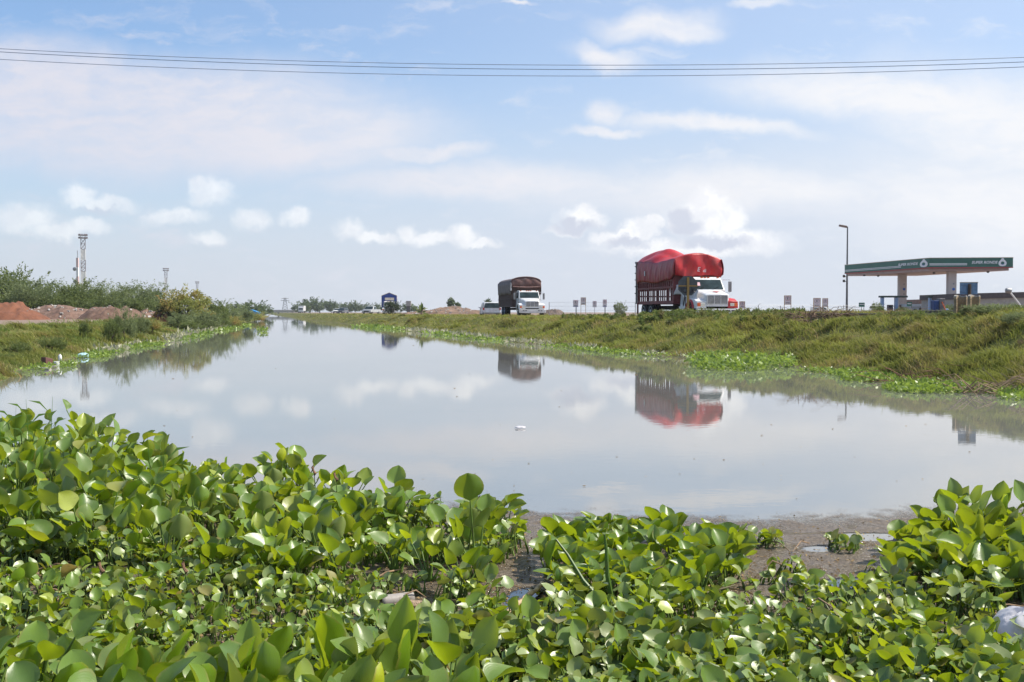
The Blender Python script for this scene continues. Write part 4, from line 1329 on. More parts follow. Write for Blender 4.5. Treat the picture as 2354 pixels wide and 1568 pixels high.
bank_grass(1, 190000, 15, 260, 'bank_grass', GRASS, 9.5)
bank_grass(-1, 95000, 19, 260, 'bank_grass', GRASSL, 9.0, 1.0)

def tussocks(side, n, Y0, Y1, name, m, dmax, hh=.3):
    X_, Y_, H_, V_ = [], [], [], []
    for i in range(n):
        y = 1 / (1 / Y0 + random.random() * (1 / Y1 - 1 / Y0)); d = random.uniform(.1, dmax)
        x = (float(xr(y)) + d) if side > 0 else (float(xl(y)) - d)
        k = random.randint(110, 200); r_ = random.uniform(.18, .5); c = random.gauss(.5, .3)
        X_.append(x + rng.normal(0, r_, k)); Y_.append(y + rng.normal(0, r_ * .6, k))
        H_.append(hh * random.uniform(.6, 1.2) * np.exp(-((X_[-1] - x) / r_ / 1.6) ** 2) * rng.uniform(.5, 1, k) + .05); V_.append(np.clip(rng.normal(c, .15, k), 0, 1))
    x, y, h, va = [np.concatenate(a) for a in (X_, Y_, H_, V_)]
    ok = (x > xr(y) - .05) if side > 0 else (x < xl(y) + .05)
    x, y, h, va = x[ok], y[ok], h[ok], va[ok]
    v, q, t = blades(x, y, ground_z(x, y), h, np.clip(.016 * y / 22, .01, .2) * rng.uniform(.7, 1.4, len(x)), 1.1, az=rng.normal(R(215), .8, len(x)))
    tag(mobj(name, np_mesh(name, v, quads=q, tris=t, attrs={'var': np.repeat(va, 5)}), m), kind='stuff')
GRASSD = leaf_mat('rank_green_grass', (.055, .08, .015), (.26, .28, .06), .6, .35, extra=(.22, .15, .07), scale=.7, spec=.2)
tussocks(1, 230, 17, 120, 'grass_tussocks', GRASSD, 5.5, .19)
tussocks(-1, 150, 20, 100, 'grass_tussocks', GRASSD, 6.0, .30)

# taller leafy weeds along the top of the right bank, and rank growth by the right edge
WEED = leaf_mat('weed_leaves', (.05, .095, .022), (.17, .21, .05), .6, .35, extra=(.16, .12, .05), scale=1.3, spec=.25)
DRY = leaf_mat('dry_grass', (.17, .115, .06), (.36, .26, .13), .8, .2, scale=1.0, spec=.1)
def weeds(centres, name, m, lw=.05, n_leaf=26, kind='stuff'):
    pos, var = [], []
    for (x, y, h) in centres:
        z = gz(x, y)
        ns = random.randint(3, 6)
        for k in range(ns):
            a = random.uniform(0, 6.28); lean = random.uniform(.05, .45) * h
            t = np.sort(rng.uniform(.05, 1, n_leaf))
            p_ = np.stack([x + math.cos(a) * lean * t + rng.normal(0, .05, n_leaf) * (1.1 - t), y + math.sin(a) * lean * t + rng.normal(0, .05, n_leaf), z + h * t * random.uniform(.7, 1.05)], -1)
            pos.append(p_); var.append(np.full(n_leaf, random.random()))
    pos = np.concatenate(pos); var = np.clip(np.concatenate(var) + rng.normal(0, .15, len(pos)), 0, 1)
    sz = np.clip(.0022 * pos[:, 1], .05, .5) * lw / .05
    v, q = leaf_cloud(pos, sz, 2.6, up=.5)
    tag(mobj(name, np_mesh(name, v, quads=q, attrs={'var': np.repeat(var, 4)}), m), kind=kind)
cs = []
for i in range(560):
    y = 1 / (1 / 22 + random.random() * (1 / 75 - 1 / 22))
    d = random.gauss(5.4, .9)
    x = float(xr(y)) + d
    px = 1176.5 + x / y * 2353
    if px > 2353 or px < 1290: continue
    hh = random.uniform(.10, .27)
    if px > 2180: hh *= 1.2
    if 1850 < px < 2000: hh *= .5
    cs.append((x, y, hh))
for i in range(260):   # green growth just under the red lorry
    px = random.uniform(1470, 1850); y = random.uniform(42, 50)
    x = (px - 1176.5) / 2353 * y
    cs.append((x, y, random.uniform(.16, .38) * (1.2 if 1500 < px < 1720 else .8)))
weeds(cs, 'weeds', WEED)
# dry grass on the lot edge and hanging over the low wall
x = rng.uniform(9.5, 26, 9000); y = rng.uniform(34.6, 42, 9000) + (x - 10) * .15
z = ground_z(x, y); h = rng.uniform(.05, .22, 9000); 
v, q, t = blades(x, y, z, h, np.full(9000, .02), .6)
tag(mobj('dry_grass', np_mesh('dry_grass', v, quads=q, tris=t, attrs={'var': np.repeat(rng.uniform(0, 1, 9000), 5)}), DRY), kind='stuff')
# hanging dry roots and branches on the wall face
BRANCH = M('dry_branches', (.16, .10, .065), .9, var=.35, scale=6)
def brush_heap(label, x0, x1, y0, z0, h, n, name='brush_heap', m=BRANCH):
    q = MB()
    for i in range(n):
        x = random.uniform(x0, x1); y = y0 + random.gauss(0, .3); zz = z0 + random.uniform(0, h)
        a = random.uniform(0, 6.28); L = random.uniform(.3, 1.0); e = random.uniform(-.5, .8)
        p0 = Vector((x, y, zz)); p2 = p0 + Vector((math.cos(a) * L, math.sin(a) * L * .5, math.sin(e) * L * .6))
        pm = (p0 + p2) / 2 + Vector((random.gauss(0, .08), 0, random.uniform(.0, .2)))
        q.tube([p0, pm, p2], [random.uniform(.006, .018), .008, .003], 4, cap=False)
    o = q.build(name, m); tag(o, label, 'brushwood', None, 'stuff'); return o
brush_heap('tangle of dry brown branches leaning on the left end of the low wall', 9.6, 11.6, 34.9, 1.1, .35, 130)
brush_heap('tangle of dry brown roots spilling over the middle of the low wall', 12.6, 14.6, 34.9, 1.05, .42, 130)
brush_heap('reddish dry twigs lying at the water edge on the right', 7.9, 9.6, 21.6, .0, .06, 60, m=M('red_brown_twigs', (.16, .085, .045), .9, var=.4))
brush_heap('reddish dry twigs lying at the water edge on the right', 8.3, 10.0, 18.9, .0, .08, 70, m=M('straw_twigs', (.24, .17, .10), .9, var=.35))

# ---------------------------------------------------------------- plants on the water along both banks
WPL = leaf_mat('water_plant_leaves', (.07, .13, .02), (.25, .34, .05), .4, .35, spec=.4)
PALE = leaf_mat('bleached_leaves', (.20, .20, .11), (.44, .43, .30), .7, .25, spec=.2)
def shore_band(side, Y0, Y1, n, dens, name, m, size, up, d0, d1, hmax, elong=1.6, seed=1):
    u = rng.uniform(0, 1, n); y = 1 / (1 / Y0 + u * (1 / Y1 - 1 / Y0))
    k = fbm(y * dens, np.zeros(n) + seed * 7.7, 70 + seed) 
    keep = rng.uniform(0, 1, n) < np.clip((k - .42) * 7, 0, 1)
    y = y[keep]; k = k[keep]; N = len(y)
    d = rng.uniform(d0, d1, N) * np.clip(y / 35, 1, 3)
    x = (xr(y) + d) if side > 0 else (xl(y) - d)
    z = np.maximum(ground_z(x, y), 0) + rng.uniform(0, hmax, N)
    v, q = leaf_cloud(np.stack([x, y, z], -1), np.clip(size * y / 28, .04, .6), elong, up=up)
    tag(mobj(name, np_mesh(name, v, quads=q, attrs={'var': np.repeat(rng.uniform(0, 1, N), 4)}), m), kind='stuff')
shore_band(1, 18, 110, 9000, .16, 'shore_water_plants', WPL, .085, .4, -.75, .15, .10, seed=2)
shore_band(1, 30, 85, 2600, .5, 'bleached_water_plants', PALE, .11, .8, -.45, .12, .12, 2.6, seed=5)
shore_band(-1, 24, 120, 7000, .14, 'shore_water_plants', WPL, .085, .4, -.7, .2, .10, seed=8)
shore_band(-1, 33, 100, 800, .6, 'bleached_water_plants', PALE, .13, .8, -.35, .3, .16, 2.2, seed=3)

def clump(px0, px1, py0, py1, n, name, label, m=WPL, size=.09, h=.12, group=None, cat='water plant'):
    xs, ys_ = rng.uniform(px0, px1, n), rng.uniform(py0, py1, n)
    cx, cy = (px0 + px1) / 2, (py0 + py1) / 2
    k = ((xs - cx) / (px1 - px0) * 2) ** 2 + ((ys_ - cy) / (py1 - py0) * 2) ** 2 < 1
    P = np.array([onz(a, b) for a, b in zip(xs[k], ys_[k])])
    P[:, 2] += rng.uniform(0.0, h, len(P))
    c = P.mean(0); c[2] = 0
    v, q = leaf_cloud(P - c, np.full(len(P), size), 1.5, up=.5)
    o = mobj(name, np_mesh(name, v, quads=q, attrs={'var': np.repeat(rng.uniform(0, 1, len(P)), 4)}), m)
    o.location = c
    tag(o, label, cat, group)
    return o
clump(1575, 1835, 822, 854, 3000, 'water_plant_patch', 'largest bright green raft of water plants hugging the right bank', size=.12, h=.26)
clump(1925, 2065, 852, 880, 1300, 'water_plant_patch', 'bright green raft of water plants right of the largest one', size=.10, h=.09)
clump(2030, 2265, 880, 906, 1900, 'water_plant_patch', 'long yellow green raft of water plants at the foot of the right bank', size=.09, h=.08)
clump(2290, 2400, 900, 922, 500, 'water_plant_patch', 'small green raft of water plants at the right frame edge', size=.09, h=.08)
clump(588, 618, 758, 766, 110, 'water_plant_patch', 'small lone clump of water plants floating in mid canal', size=.20, h=.22)

# ---------------------------------------------------------------- trees and bushes
FOL = [leaf_mat('olive_foliage', (.045, .07, .018), (.16, .20, .055), .6, .38, scale=.4),
       leaf_mat('grey_green_foliage', (.07, .095, .035), (.20, .24, .10), .65, .38, scale=.4),
       leaf_mat('dark_foliage', (.015, .028, .008), (.05, .075, .02), .5, .25, scale=.6),
       leaf_mat('rust_tipped_foliage', (.12, .15, .035), (.30, .31, .08), .6, .35, extra=(.40, .17, .06), scale=.55),
       leaf_mat('far_foliage', (.045, .075, .03), (.12, .16, .06), .7, .25, scale=.2)]
BARK = M('bark', (.10, .075, .055), .9, var=.3, scale=6, bump=.4)

def crown_mesh(n_blob, n_leaf, size, elong=2.4, up=.35, flat=.0, seed=0, feather=.0):
    r_ = np.random.default_rng(seed)
    pos, var = [], []
    for b in range(n_blob):
        a = r_.uniform(0, 2 * np.pi); rr = math.sqrt(r_.uniform(0, 1)) * .78
        hmax = math.sqrt(max(0.02, 1 - rr ** 2))
        z = .18 + r_.uniform(.05, 1) ** .8 * hmax * .72
        c = np.array([math.cos(a) * rr, math.sin(a) * rr, z]); br = r_.uniform(.13, .30)
        d = r_.normal(0, 1, (n_leaf, 3)); d /= np.linalg.norm(d, axis=1)[:, None]
        p_ = c + d * (br * r_.uniform(.35, 1.05, n_leaf)[:, None] ** .6) * np.array([1, 1, .8])
        pos.append(p_); var.append(np.clip(r_.normal(r_.uniform(.25, .75), .2, n_leaf), 0, 1))
    for b in range(int(n_blob * feather)):       # thin sprays that break the outline
        a = r_.uniform(0, 2 * np.pi); rr = r_.uniform(0, .9)
        c = np.array([math.cos(a) * rr, math.sin(a) * rr, .25 + .6 * math.sqrt(1 - rr ** 2)])
        t = r_.uniform(0, 1, 26)[:, None]
        dirv = np.array([math.cos(a) * .3, math.sin(a) * .3, .32]) * r_.uniform(.6, 1.2)
        pos.append(c + dirv * t + r_.normal(0, .018, (26, 3))); var.append(r_.uniform(.3, .9, 26))
    pos = np.concatenate(pos); var = np.concatenate(var)
    v, q = leaf_cloud(pos, np.full(len(pos), size), elong, up=up)
    return np_mesh('crown', v, quads=q, attrs={'var': np.repeat(var, 4)})

def trunk_mesh(h=.45, r=.05, n=5, seed=0):
    rr = random.Random(seed); q = MB()
    q.tube([(0, 0, -.05), (rr.uniform(-.03, .03), 0, h * .5), (0, rr.uniform(-.04, .04), h)], [r, r * .75, r * .55], 7)
    for k in range(n):
        a = k * 6.28 / n + rr.uniform(-.4, .4); L = rr.uniform(.35, .6)
        z0 = h * rr.uniform(.35, .95)
        q.tube([(0, 0, z0), (math.cos(a) * L * .5, math.sin(a) * L * .5, z0 + L * .35), (math.cos(a) * L, math.sin(a) * L, z0 + L * .75)], [r * .5, r * .3, r * .1], 5)
    me = bpy.data.meshes.new('trunk'); me.from_pydata(q.v, [], q.f); me.materials.append(BARK); return me

CROWNS = [crown_mesh(36, 230, .062, 2.6, .45, seed=1, feather=1.2), crown_mesh(32, 230, .066, 2.4, .5, seed=2, feather=1.4), crown_mesh(28, 230, .066, 2.6, .4, seed=3, feather=1.0),
          crown_mesh(30, 220, .06, 1.8, .3, seed=4, feather=.2), crown_mesh(22, 90, .11, 1.8, .3, seed=5, feather=.3), crown_mesh(20, 90, .12, 1.8, .3, seed=6, feather=.3)]
TRUNKS = [trunk_mesh(seed=k) for k in range(3)]
_cc = {}
def tree(px, Y, ytop, w, label, crown=0, mat_=0, group=None, name='tree', cat='tree', wy=None, base=None, rz=None, hmin=.6):
    t_ = at(px, ytop, Y)
    g0 = gz(t_.x, Y) if base is None else base
    h = max(hmin, t_.z - g0)
    key = (crown, mat_)
    if key not in _cc:
        me = CROWNS[crown].copy(); me.materials.clear(); me.materials.append(FOL[mat_]); _cc[key] = me
    t = thing(name, label, cat, (t_.x, Y, g0), random.uniform(0, 6.28) if rz is None else rz, group)
    t.scale = (w / 2, (wy or w) / 2, h / (1.17 if crown < 3 else 1.04))
    mobj('crown', _cc[key], None, t)
    mobj('trunk', TRUNKS[crown % 3], None, t)
    return t

G1 = 'row of feathery trees behind the soil heaps'
row = [(-30, 108, 628, 9), (28, 112, 616, 8.5), (72, 104, 640, 6), (112, 110, 651, 6.5), (152, 106, 657, 6), (190, 109, 641, 6.5), (228, 112, 652, 6.5), (262, 110, 660, 5.5), (300, 108, 655, 6.5), (330, 104, 652, 6.5)]
lab = ['tallest', 'second', 'short', 'bushy', 'low dark', 'taller mid-row', 'broad', 'thin sparse', 'rounded', 'last rounded']
desc = ['feathery olive tree cut by the left frame edge', 'tall olive tree near the left edge, its crown highest of the row',
        'lower olive tree right of the highest crown in the left row', 'grey green tree between the highest crown and the masts',
        'low dark green tree just left of the thin antenna mast', 'olive tree standing right in front of the tallest floodlight mast',
        'broad grey green tree just right of the tallest floodlight mast', 'thin low tree midway between the first two masts',
        'rounded olive tree second from the right end of the left row', 'rounded grey green tree at the right end of the left row']
for i, (px, Y, yt, w) in enumerate(row):
    tree(px, Y, yt - 4, w, desc[i], i % 3, (0, 0, 1, 1, 0, 0, 1, 1, 0, 1)[i], G1)
for i, (px, Y, yt, w) in enumerate([(10, 106, 668, 6), (95, 104, 674, 6), (175, 105, 676, 6), (250, 104, 678, 6), (318, 100, 682, 5)]):
    tree(px, Y, yt, w, ['dark undergrowth shrub below the highest crown at far left', 'dark undergrowth shrub behind the pale rubble heap', 'dark undergrowth shrub below the tallest mast',
                        'undergrowth shrub behind the brown heap in the middle', 'undergrowth shrub at the right end of the left tree row'][i], 1 + i % 2, 0, 'undergrowth in front of the left trees', 'shrub', 'shrub')

G2 = 'bushes along the left canal bank'
bl = [(392, 84, 684, 2.6, 1, 2, 0, 'olive bush left of the orange topped one'), (432, 84, 664, 5.4, 3, 3, 3, 'large rounded bush with orange brown flowering top'),
      (488, 92, 684, 3.6, 1, 0, 0, 'dark olive bush right of the orange topped one'), (520, 104, 694, 4.4, 2, 1, 1, 'grey green bush halfway along the left bank'),
      (462, 80, 712, 3.4, 1, 1, 1, 'low grey green bush at the foot of the orange topped one'), (500, 88, 720, 3.4, 2, 0, 0, 'low olive bush by the water below the dark one'),
      (545, 118, 700, 4.6, 0, 1, 1, 'last low grey green bush before the far left trees'), (408, 76, 716, 2.8, 2, 1, 1, 'low pale bush between the small red heap and the canal'),
      (530, 100, 724, 2.6, 1, 3, 3, 'small tan weed bush at the water line near mid bank'), (440, 74, 736, 2.4, 0, 0, 0, 'small green bush closest to the water below the orange topped one'),
      (585, 165, 716, 4.5, 0, 3, 3, 'low tan bush on the far left bank beside the small blue tarpaulin')]
for px, Y, yt, w, cr, mt, _, lb in bl:
    tree(px, Y, yt, w, lb, cr, mt, G2, 'bush', 'bush')
# weeds bush on the near left slope
for i, (px, Y, yt, w, mt, lb) in enumerate([(285, 46, 704, 1.2, 1, 'tall grey green weed bush in front of the soil heaps'), (258, 44, 728, .9, 0, 'olive weed bush on the left slope left of the tallest weed bush'),
                                            (196, 42, 731, .6, 0, 'small dark twiggy bush left on the near slope'), (322, 52, 720, 1.2, 1, 'low grey bush right of the tallest weed bush'),
                                            (350, 56, 732, 1.2, 3, 'low tan bush near the small red heap'), (40, 31, 782, 1.0, 0, 'dark green bush low on the slope at far left'),
                                            (8, 28, 812, 1.0, 0, 'green bush at the water by the left frame edge'), (120, 34, 772, 1.0, 0, 'low green bush on the slope above the white bottle')]):
    tree(px, Y, yt, w, lb, i % 3, mt, 'weed bushes on the near left slope', 'bush', 'bush', hmin=.3)

G3 = 'far trees left of the canal end'
for px, Y, yt, w, lb in [(553, 260, 697, 6, 'far dark tree, first left of the canal end'), (585, 270, 693, 8, 'far dark tree with the tallest crown left of the canal end'), (604, 330, 702, 8, 'far low tree nearest to the canal end on the left')]:
    tree(px, Y, yt, w, lb, 4, 4, G3)
G4 = 'far trees right of the canal end'
fr = [(690, 500, 696, 12, 'hazy tree behind the far white lorry, first on the right bank'), (712, 520, 687, 15, 'tallest domed far tree just right of the far white lorry'), (735, 540, 690, 14, 'domed far tree right of the tallest one'),
      (762, 520, 692, 8, 'narrow far tree above the distant cars'), (780, 560, 697, 14, 'low far tree right of the narrow one'), (800, 560, 698, 14, 'low far tree midway to the silver pickup'),
      (818, 520, 693, 7, 'small pointed far tree left of the silver pickup'), (838, 540, 699, 10, 'far tree just above the silver pickup'), (866, 460, 698, 6, 'small far tree right of the silver pickup'),
      (940, 420, 698, 9, 'low far tree right of the dark round bush'), (960, 300, 704, 4, 'low far shrubby tree beside the banana plant')]
for i, (px, Y, yt, w, lb) in enumerate(fr):
    tree(px, Y, yt, w, lb, 4 + i % 2, 4, G4)
tree(901, 150, 691, 3.1, 'dark dense round bush in front of the blue tarpaulin lorry', 3, 2, None, 'round_bush', 'bush', base=1.0)
tree(1424, 112, 695, 1.9, 'grey green dome shaped bush left of the red lorry', 3, 1, None, 'dome_bush', 'bush', base=.95)
for px, Y, yt, w, lb in [(2013, 100, 696, 1.7, 'small bright green tree standing between the street lamp and the left pump island'), (2072, 116, 706, 2.0, 'low green bush at the foot of the left canopy column'), (2188, 100, 700, 2.2, 'ragged bush at the foot of the right canopy column'), (2290, 96, 702, 4.5, 'low bushes in front of the long dark roofed building')]:
    tree(px, Y, yt, w, lb, 3, 0, 'bushes on the filling station lot', 'bush', 'bush', base=1.0)
# shrubs along the crest right
for px, Y, yt, w, lb in [(1622, 47, 706, .9, 'leafy green shrub at the foot of the octagonal sign'), (1540, 48, 711, 1.3, 'broad leafy shrub below the maroon stake side'), (1740, 46, 706, .45, 'spindly shrub right of the low framed notice'),
                         (2020, 40, 708, .5, 'pale green bush on the lot behind the small green notice'), (2095, 31, 722, 1.1, 'green bush covering the right end of the low wall'), (2172, 30.5, 716, .8, 'tall weed bush below the right canopy column'),
                         (2300, 27, 707, 1.5, 'large weed bush at the right edge of the bank'), (2235, 28.6, 714, .7, 'weed bush at the foot of the concrete pipes'), (2345, 24, 722, 1.0, 'coarse grassy bush at the right frame edge')]:
    tree(px, Y, yt, w, lb, 1, 1 if px > 2200 else 0, 'shrubs on the crest of the right bank', 'shrub', 'shrub', hmin=.35)

# palms and banana plant
def palm(px, Y, ytop, label, s=1.0):
    b = at(px, ytop, Y); t = thing('palm_tree', label, 'palm tree', (b.x, Y, 1.1), 0, 'far palms behind the rubble heap')
    h = b.z - 1.1
    MB().tube([(0, 0, 0), (0, 0, h * .8)], [.28, .2], 7).build('trunk', BARK, t)
    n = 900; d = rng.normal(0, 1, (n, 3)); d /= np.linalg.norm(d, axis=1)[:, None]
    P = d * np.array([.95, .95, 1.2]) * rng.uniform(.2, 1, n)[:, None] * s + np.array([0, 0, h - 1.1 * s])
    v, q = leaf_cloud(P, np.full(n, .55), 3.0)
    mobj('crown', np_mesh('crown', v, quads=q, attrs={'var': np.repeat(rng.uniform(0, 1, n), 4)}), FOL[4], t)
palm(1036, 260, 686, 'taller far palm with a thick rounded crown left of the white estate car', 1.1)
palm(1121, 280, 688.5, 'far palm whose crown shows just above the white estate car', .9)
palm(1052, 260, 697, 'short far palm right of the taller one', .7)
b = at(968, 700, 120); t = thing('banana_plant', 'broad leaved green plant in the grass right of the dark round bush', 'plant', (b.x, 120, 1.05))
MB().tube([(0, 0, 0), (0, 0, .7)], [.1, .06], 6).build('stem', BARK, t)
N = 26; az = rng.uniform(0, 6.28, N); v, q = leaf_cloud(np.stack([np.cos(az) * .05, np.sin(az) * .05, rng.uniform(.4, .8, N)], -1), np.full(N, .8), 3.2, el=rng.uniform(-.2, 1.3, N), az=az)
mobj('leaves', np_mesh('leaves', v, quads=q, attrs={'var': np.repeat(rng.uniform(.3, 1, N), 4)}), WEED, t)
b = at(939, 692, 300); t = thing('water_tank', 'small grey tank tower above the far trees right of the blue lorry', 'tank', (b.x, 300, 1.1))
MB().box(-.7, .7, -.7, .7, b.z - 1.1 - 1.5, b.z - 1.1).build('tank', CONC, t)
MB().box(-.5, .5, -.5, .5, 0, b.z - 1.1 - 1.503).build('tower', CONCDARK, t)

# ---------------------------------------------------------------- soil and rubble heaps
def heap(px0, px1, ytop, Y, m, label, depth=3.5, seed=0, bits=40, name='soil_heap', cat='soil heap', base=None):
    a, b = at(px0, ytop, Y), at(px1, ytop, Y)
    w = b.x - a.x; cx = (a.x + b.x) / 2; g0 = (gz(cx, Y) if base is None else base) - .1
    h = a.z - g0
    t = thing(name, label, cat, (cx, Y, g0), 0, 'heaps of soil and rubble on the left bank' if px1 < 500 else None)
    nu, nv = 60, 26
    U, V = np.meshgrid(np.linspace(-1, 1, nu), np.linspace(-1, 1, nv))
    rr = np.sqrt((U * (1 + .1 * np.sin(V * 5 + seed))) ** 2 + V ** 2)
    zz = h * np.clip(1 - rr ** 2.6, 0, 1) * (.35 + 1.05 * fbm(U * 3.2 + seed, V * 2 + seed, 80 + seed)) + (fbm(U * 14, V * 9, 90 + seed) - .5) * .34 * np.clip(1.2 - rr, 0, 1)
    P = np.stack([U * w * .58, V * depth, np.maximum(zz, -.1)], -1).reshape(-1, 3)
    ii = np.arange(nv - 1)[:, None] * nu + np.arange(nu - 1)[None]
    q = np.stack([ii, ii + 1, ii + nu + 1, ii + nu], -1).reshape(-1, 4)
    mobj('heap_body', np_mesh('heap_body', P, quads=q, smooth=False), m, t)
    if bits:
        rb = MB()
        for k in range(bits):
            i = random.randrange(len(P)); p_ = P[i]
            if p_[2] < h * .12: continue
            s = random.uniform(.04, .16)
            rb.T = Matrix.Translation(Vector(p_)) @ Matrix.Rotation(random.uniform(0, 3), 4, Vector((random.random(), random.random(), random.random() + .1)).normalized())
            rb.box(-s, s, -s * .7, s * .7, -s * .5, s * .5)
        o = rb.build('rubble', M('rubble_bits', (.28, .23, .20), .9, var=.5, scale=2, c2=(.36, .35, .33)), t); o['kind'] = 'stuff'
RED = M('orange_soil', (.150, .058, .030), .95, var=.25, scale=1.2, bump=.8, dirt=(.22, .08, .04), dscale=3)
BRN = M('brown_soil', (.125, .072, .05), .95, var=.3, scale=1.5, bump=.8, dirt=(.18, .12, .09), dscale=3)
PALEH = M('pale_rubble', (.145, .092, .07), .95, var=.4, scale=2.5, bump=.9, dirt=(.22, .12, .08), dscale=2)
heap(-80, 95, 693, 92, RED, 'bright orange soil heap at the left frame edge', seed=1, bits=14)
heap(60, 215, 701, 98, PALEH, 'pale rubble heap right of the bright orange one', seed=2, bits=120)
heap(190, 320, 702, 96, BRN, 'smooth red brown soil heap below the tallest mast', seed=3, bits=20)
heap(290, 400, 706, 100, PALEH, 'low rubble heap at the right end of the left heaps', seed=4, bits=110)
heap(350, 408, 709, 84, RED, 'small orange soil heap left of the orange topped bush', depth=1.6, seed=6, bits=10)
heap(930, 1130, 708, 140, M('rubbish_heap', (.17, .11, .075), .95, var=.4, scale=1.2, bump=.9, dirt=(.14, .09, .06)), 'long brown rubbish and rubble heap with white scraps left of the white estate car', depth=5, seed=7, bits=260, name='rubbish_heap', cat='rubbish heap')
heap(1240, 1300, 712, 120, M('dark_heap', (.12, .085, .065), .95, var=.4, bump=.9), 'low dark earth heap right of the brown lorry', depth=4, seed=9, bits=0, name='earth_heap', cat='earth heap')
b = at(583, 718, 190); t = thing('blue_tarpaulin', 'small bright blue tarpaulin shelter under the far left trees', 'tarpaulin', (b.x - .3, 190, 1.0))
MB().prism([(-1.3, .5), (0, 1.0), (1.5, .45), (1.2, .1), (-1.1, .1)], 'y', -.8, .8).build('sheet', M('bright_blue_sheet', (.02, .22, .50), .5), t)
# ---------------------------------------------------------------- water hyacinths
def hy_mat():
    m = bpy.data.materials.new('hyacinth_leaf'); m.use_nodes = True
    g = NT(m.node_tree)
    tc = g.n('ShaderNodeTexCoord')
    a = g.n('ShaderNodeAttribute', attribute_name='var').outputs['Fac']
    b_ = g.n('ShaderNodeAttribute', attribute_name='age').outputs['Fac']
    uv = g.n('ShaderNodeUVMap').outputs[0]
    sp = g.n('ShaderNodeSeparateXYZ', inp={0: uv})
    n1 = g.noise(tc.outputs['Object'], 14, 4, .6); n2 = g.noise(tc.outputs['Object'], 60, 4, .65)
    col = g.mix(a, (.026, .082, .007), (.172, .282, .010))
    gen = g.n('ShaderNodeAttribute', attribute_name='pale').outputs['Fac']
    col = g.mix(g.sm(gen, .55, .9), col, (.22, .24, .09))
    col = g.mix(g.math('MULTIPLY', g.sm(n1, .35, .7), .3), col, (.11, .21, .06))
    # yellowing leaves, brown rims and specks on old ones
    col = g.mix(g.sm(b_, .62, .85), col, (.36, .40, .02))
    col = g.mix(g.sm(b_, .90, .99), col, (.26, .15, .06))
    rim = g.sm(g.math('ABSOLUTE', sp.outputs[0]), .80, .98)
    col = g.mix(g.math('MULTIPLY', g.math('MULTIPLY', rim, g.sm(n1, .42, .58)), .75), col, (.24, .19, .05))
    col = g.mix(g.math('MULTIPLY', g.math('MULTIPLY', g.sm(n2, .62, .72), g.sm(b_, .3, .8)), .8), col, (.12, .065, .03))
    # fine parallel veins that follow the blade
    vein = g.math('SINE', g.math('MULTIPLY', sp.outputs[0], 64.0))
    col = g.mix(g.math('MULTIPLY', g.sm(vein, .3, 1.0), .05), col, (.16, .28, .06))
    geo = g.n('ShaderNodeNewGeometry')
    col = g.mix(g.math('MULTIPLY', geo.outputs['Backfacing'], .35), col, (.20, .30, .10))
    bp = g.n('ShaderNodeBump', inp={'Strength': .12, 'Distance': .004, 'Height': g.math('ADD', g.math('MULTIPLY', vein, .12), g.math('MULTIPLY', n1, 3.0))})
    p = g.n('ShaderNodeBsdfPrincipled', inp={'Base Color': col, 'Roughness': .35, 'Specular IOR Level': .62, 'Normal': bp.outputs[0]})
    tr = g.n('ShaderNodeBsdfTranslucent', inp={'Color': g.mix(.6, col, (.52, .62, .01)), 'Normal': bp.outputs[0]})
    mx = g.n('ShaderNodeMixShader', inp={0: g.sm(gen, .95, .3, .16, .40), 1: p.outputs[0], 2: tr.outputs[0]})
    g.n('ShaderNodeOutputMaterial', inp={0: mx.outputs[0]})
    return m
HY = hy_mat()
STALK = leaf_mat('hyacinth_stalk', (.09, .17, .03), (.19, .28, .06), .4, .2, extra=(.10, .12, .04), scale=9)
DEADM = M('withered_brown', (.20, .11, .065), .85, var=.35, scale=20, bump=.4)

def blades_hy(base, az, el, L, W, cup, curl, roll, var, age, ns=7, nt=6, r_=rng):
    """ovate hyacinth blades; base (N,3)"""
    N = len(base)
    s = np.linspace(0, 1, ns + 1); t = np.linspace(-1, 1, nt + 1)
    prof = np.sin(np.pi * np.clip(s, 0, 1) ** .78) ** .55
    prof[0] = .08; prof[-1] = .05
    S, T = np.meshgrid(s, t, indexing='ij')
    Pw = np.repeat(prof[:, None], nt + 1, 1)
    d, sd, n = rot_frames(az, el, roll)
    x = S[None] * L[:, None, None]
    # bending along the length and cupping across
    bend = curl[:, None, None] * (S[None] ** 2) * L[:, None, None]
    side = T[None] * Pw[None] * W[:, None, None] / 2
    wav = np.sin(S[None] * 7 + var[:, None, None] * 20) * .05 * W[:, None, None] * T[None] ** 2 * Pw[None]
    up = cup[:, None, None] * (T[None] ** 2) * Pw[None] * W[:, None, None] + bend + wav - .015 * L[:, None, None] * np.exp(-(T[None] / .18) ** 2)
    P = base[:, None, None] + d[:, None, None] * x[..., None] + sd[:, None, None] * side[..., None] + n[:, None, None] * up[..., None]
    nvp = (ns + 1) * (nt + 1)
    ii = np.arange(ns)[:, None] * (nt + 1) + np.arange(nt)[None]
    q1 = np.stack([ii, ii + 1, ii + nt + 2, ii + nt + 1], -1).reshape(-1, 4)
    q = (np.arange(N)[:, None, None] * nvp + q1[None]).reshape(-1, 4)
    uv = np.stack([T, S], -1).reshape(-1, 2)
    return P.reshape(-1, 3), q, np.tile(uv, (N, 1)), np.repeat(var, nvp), np.repeat(age, nvp)

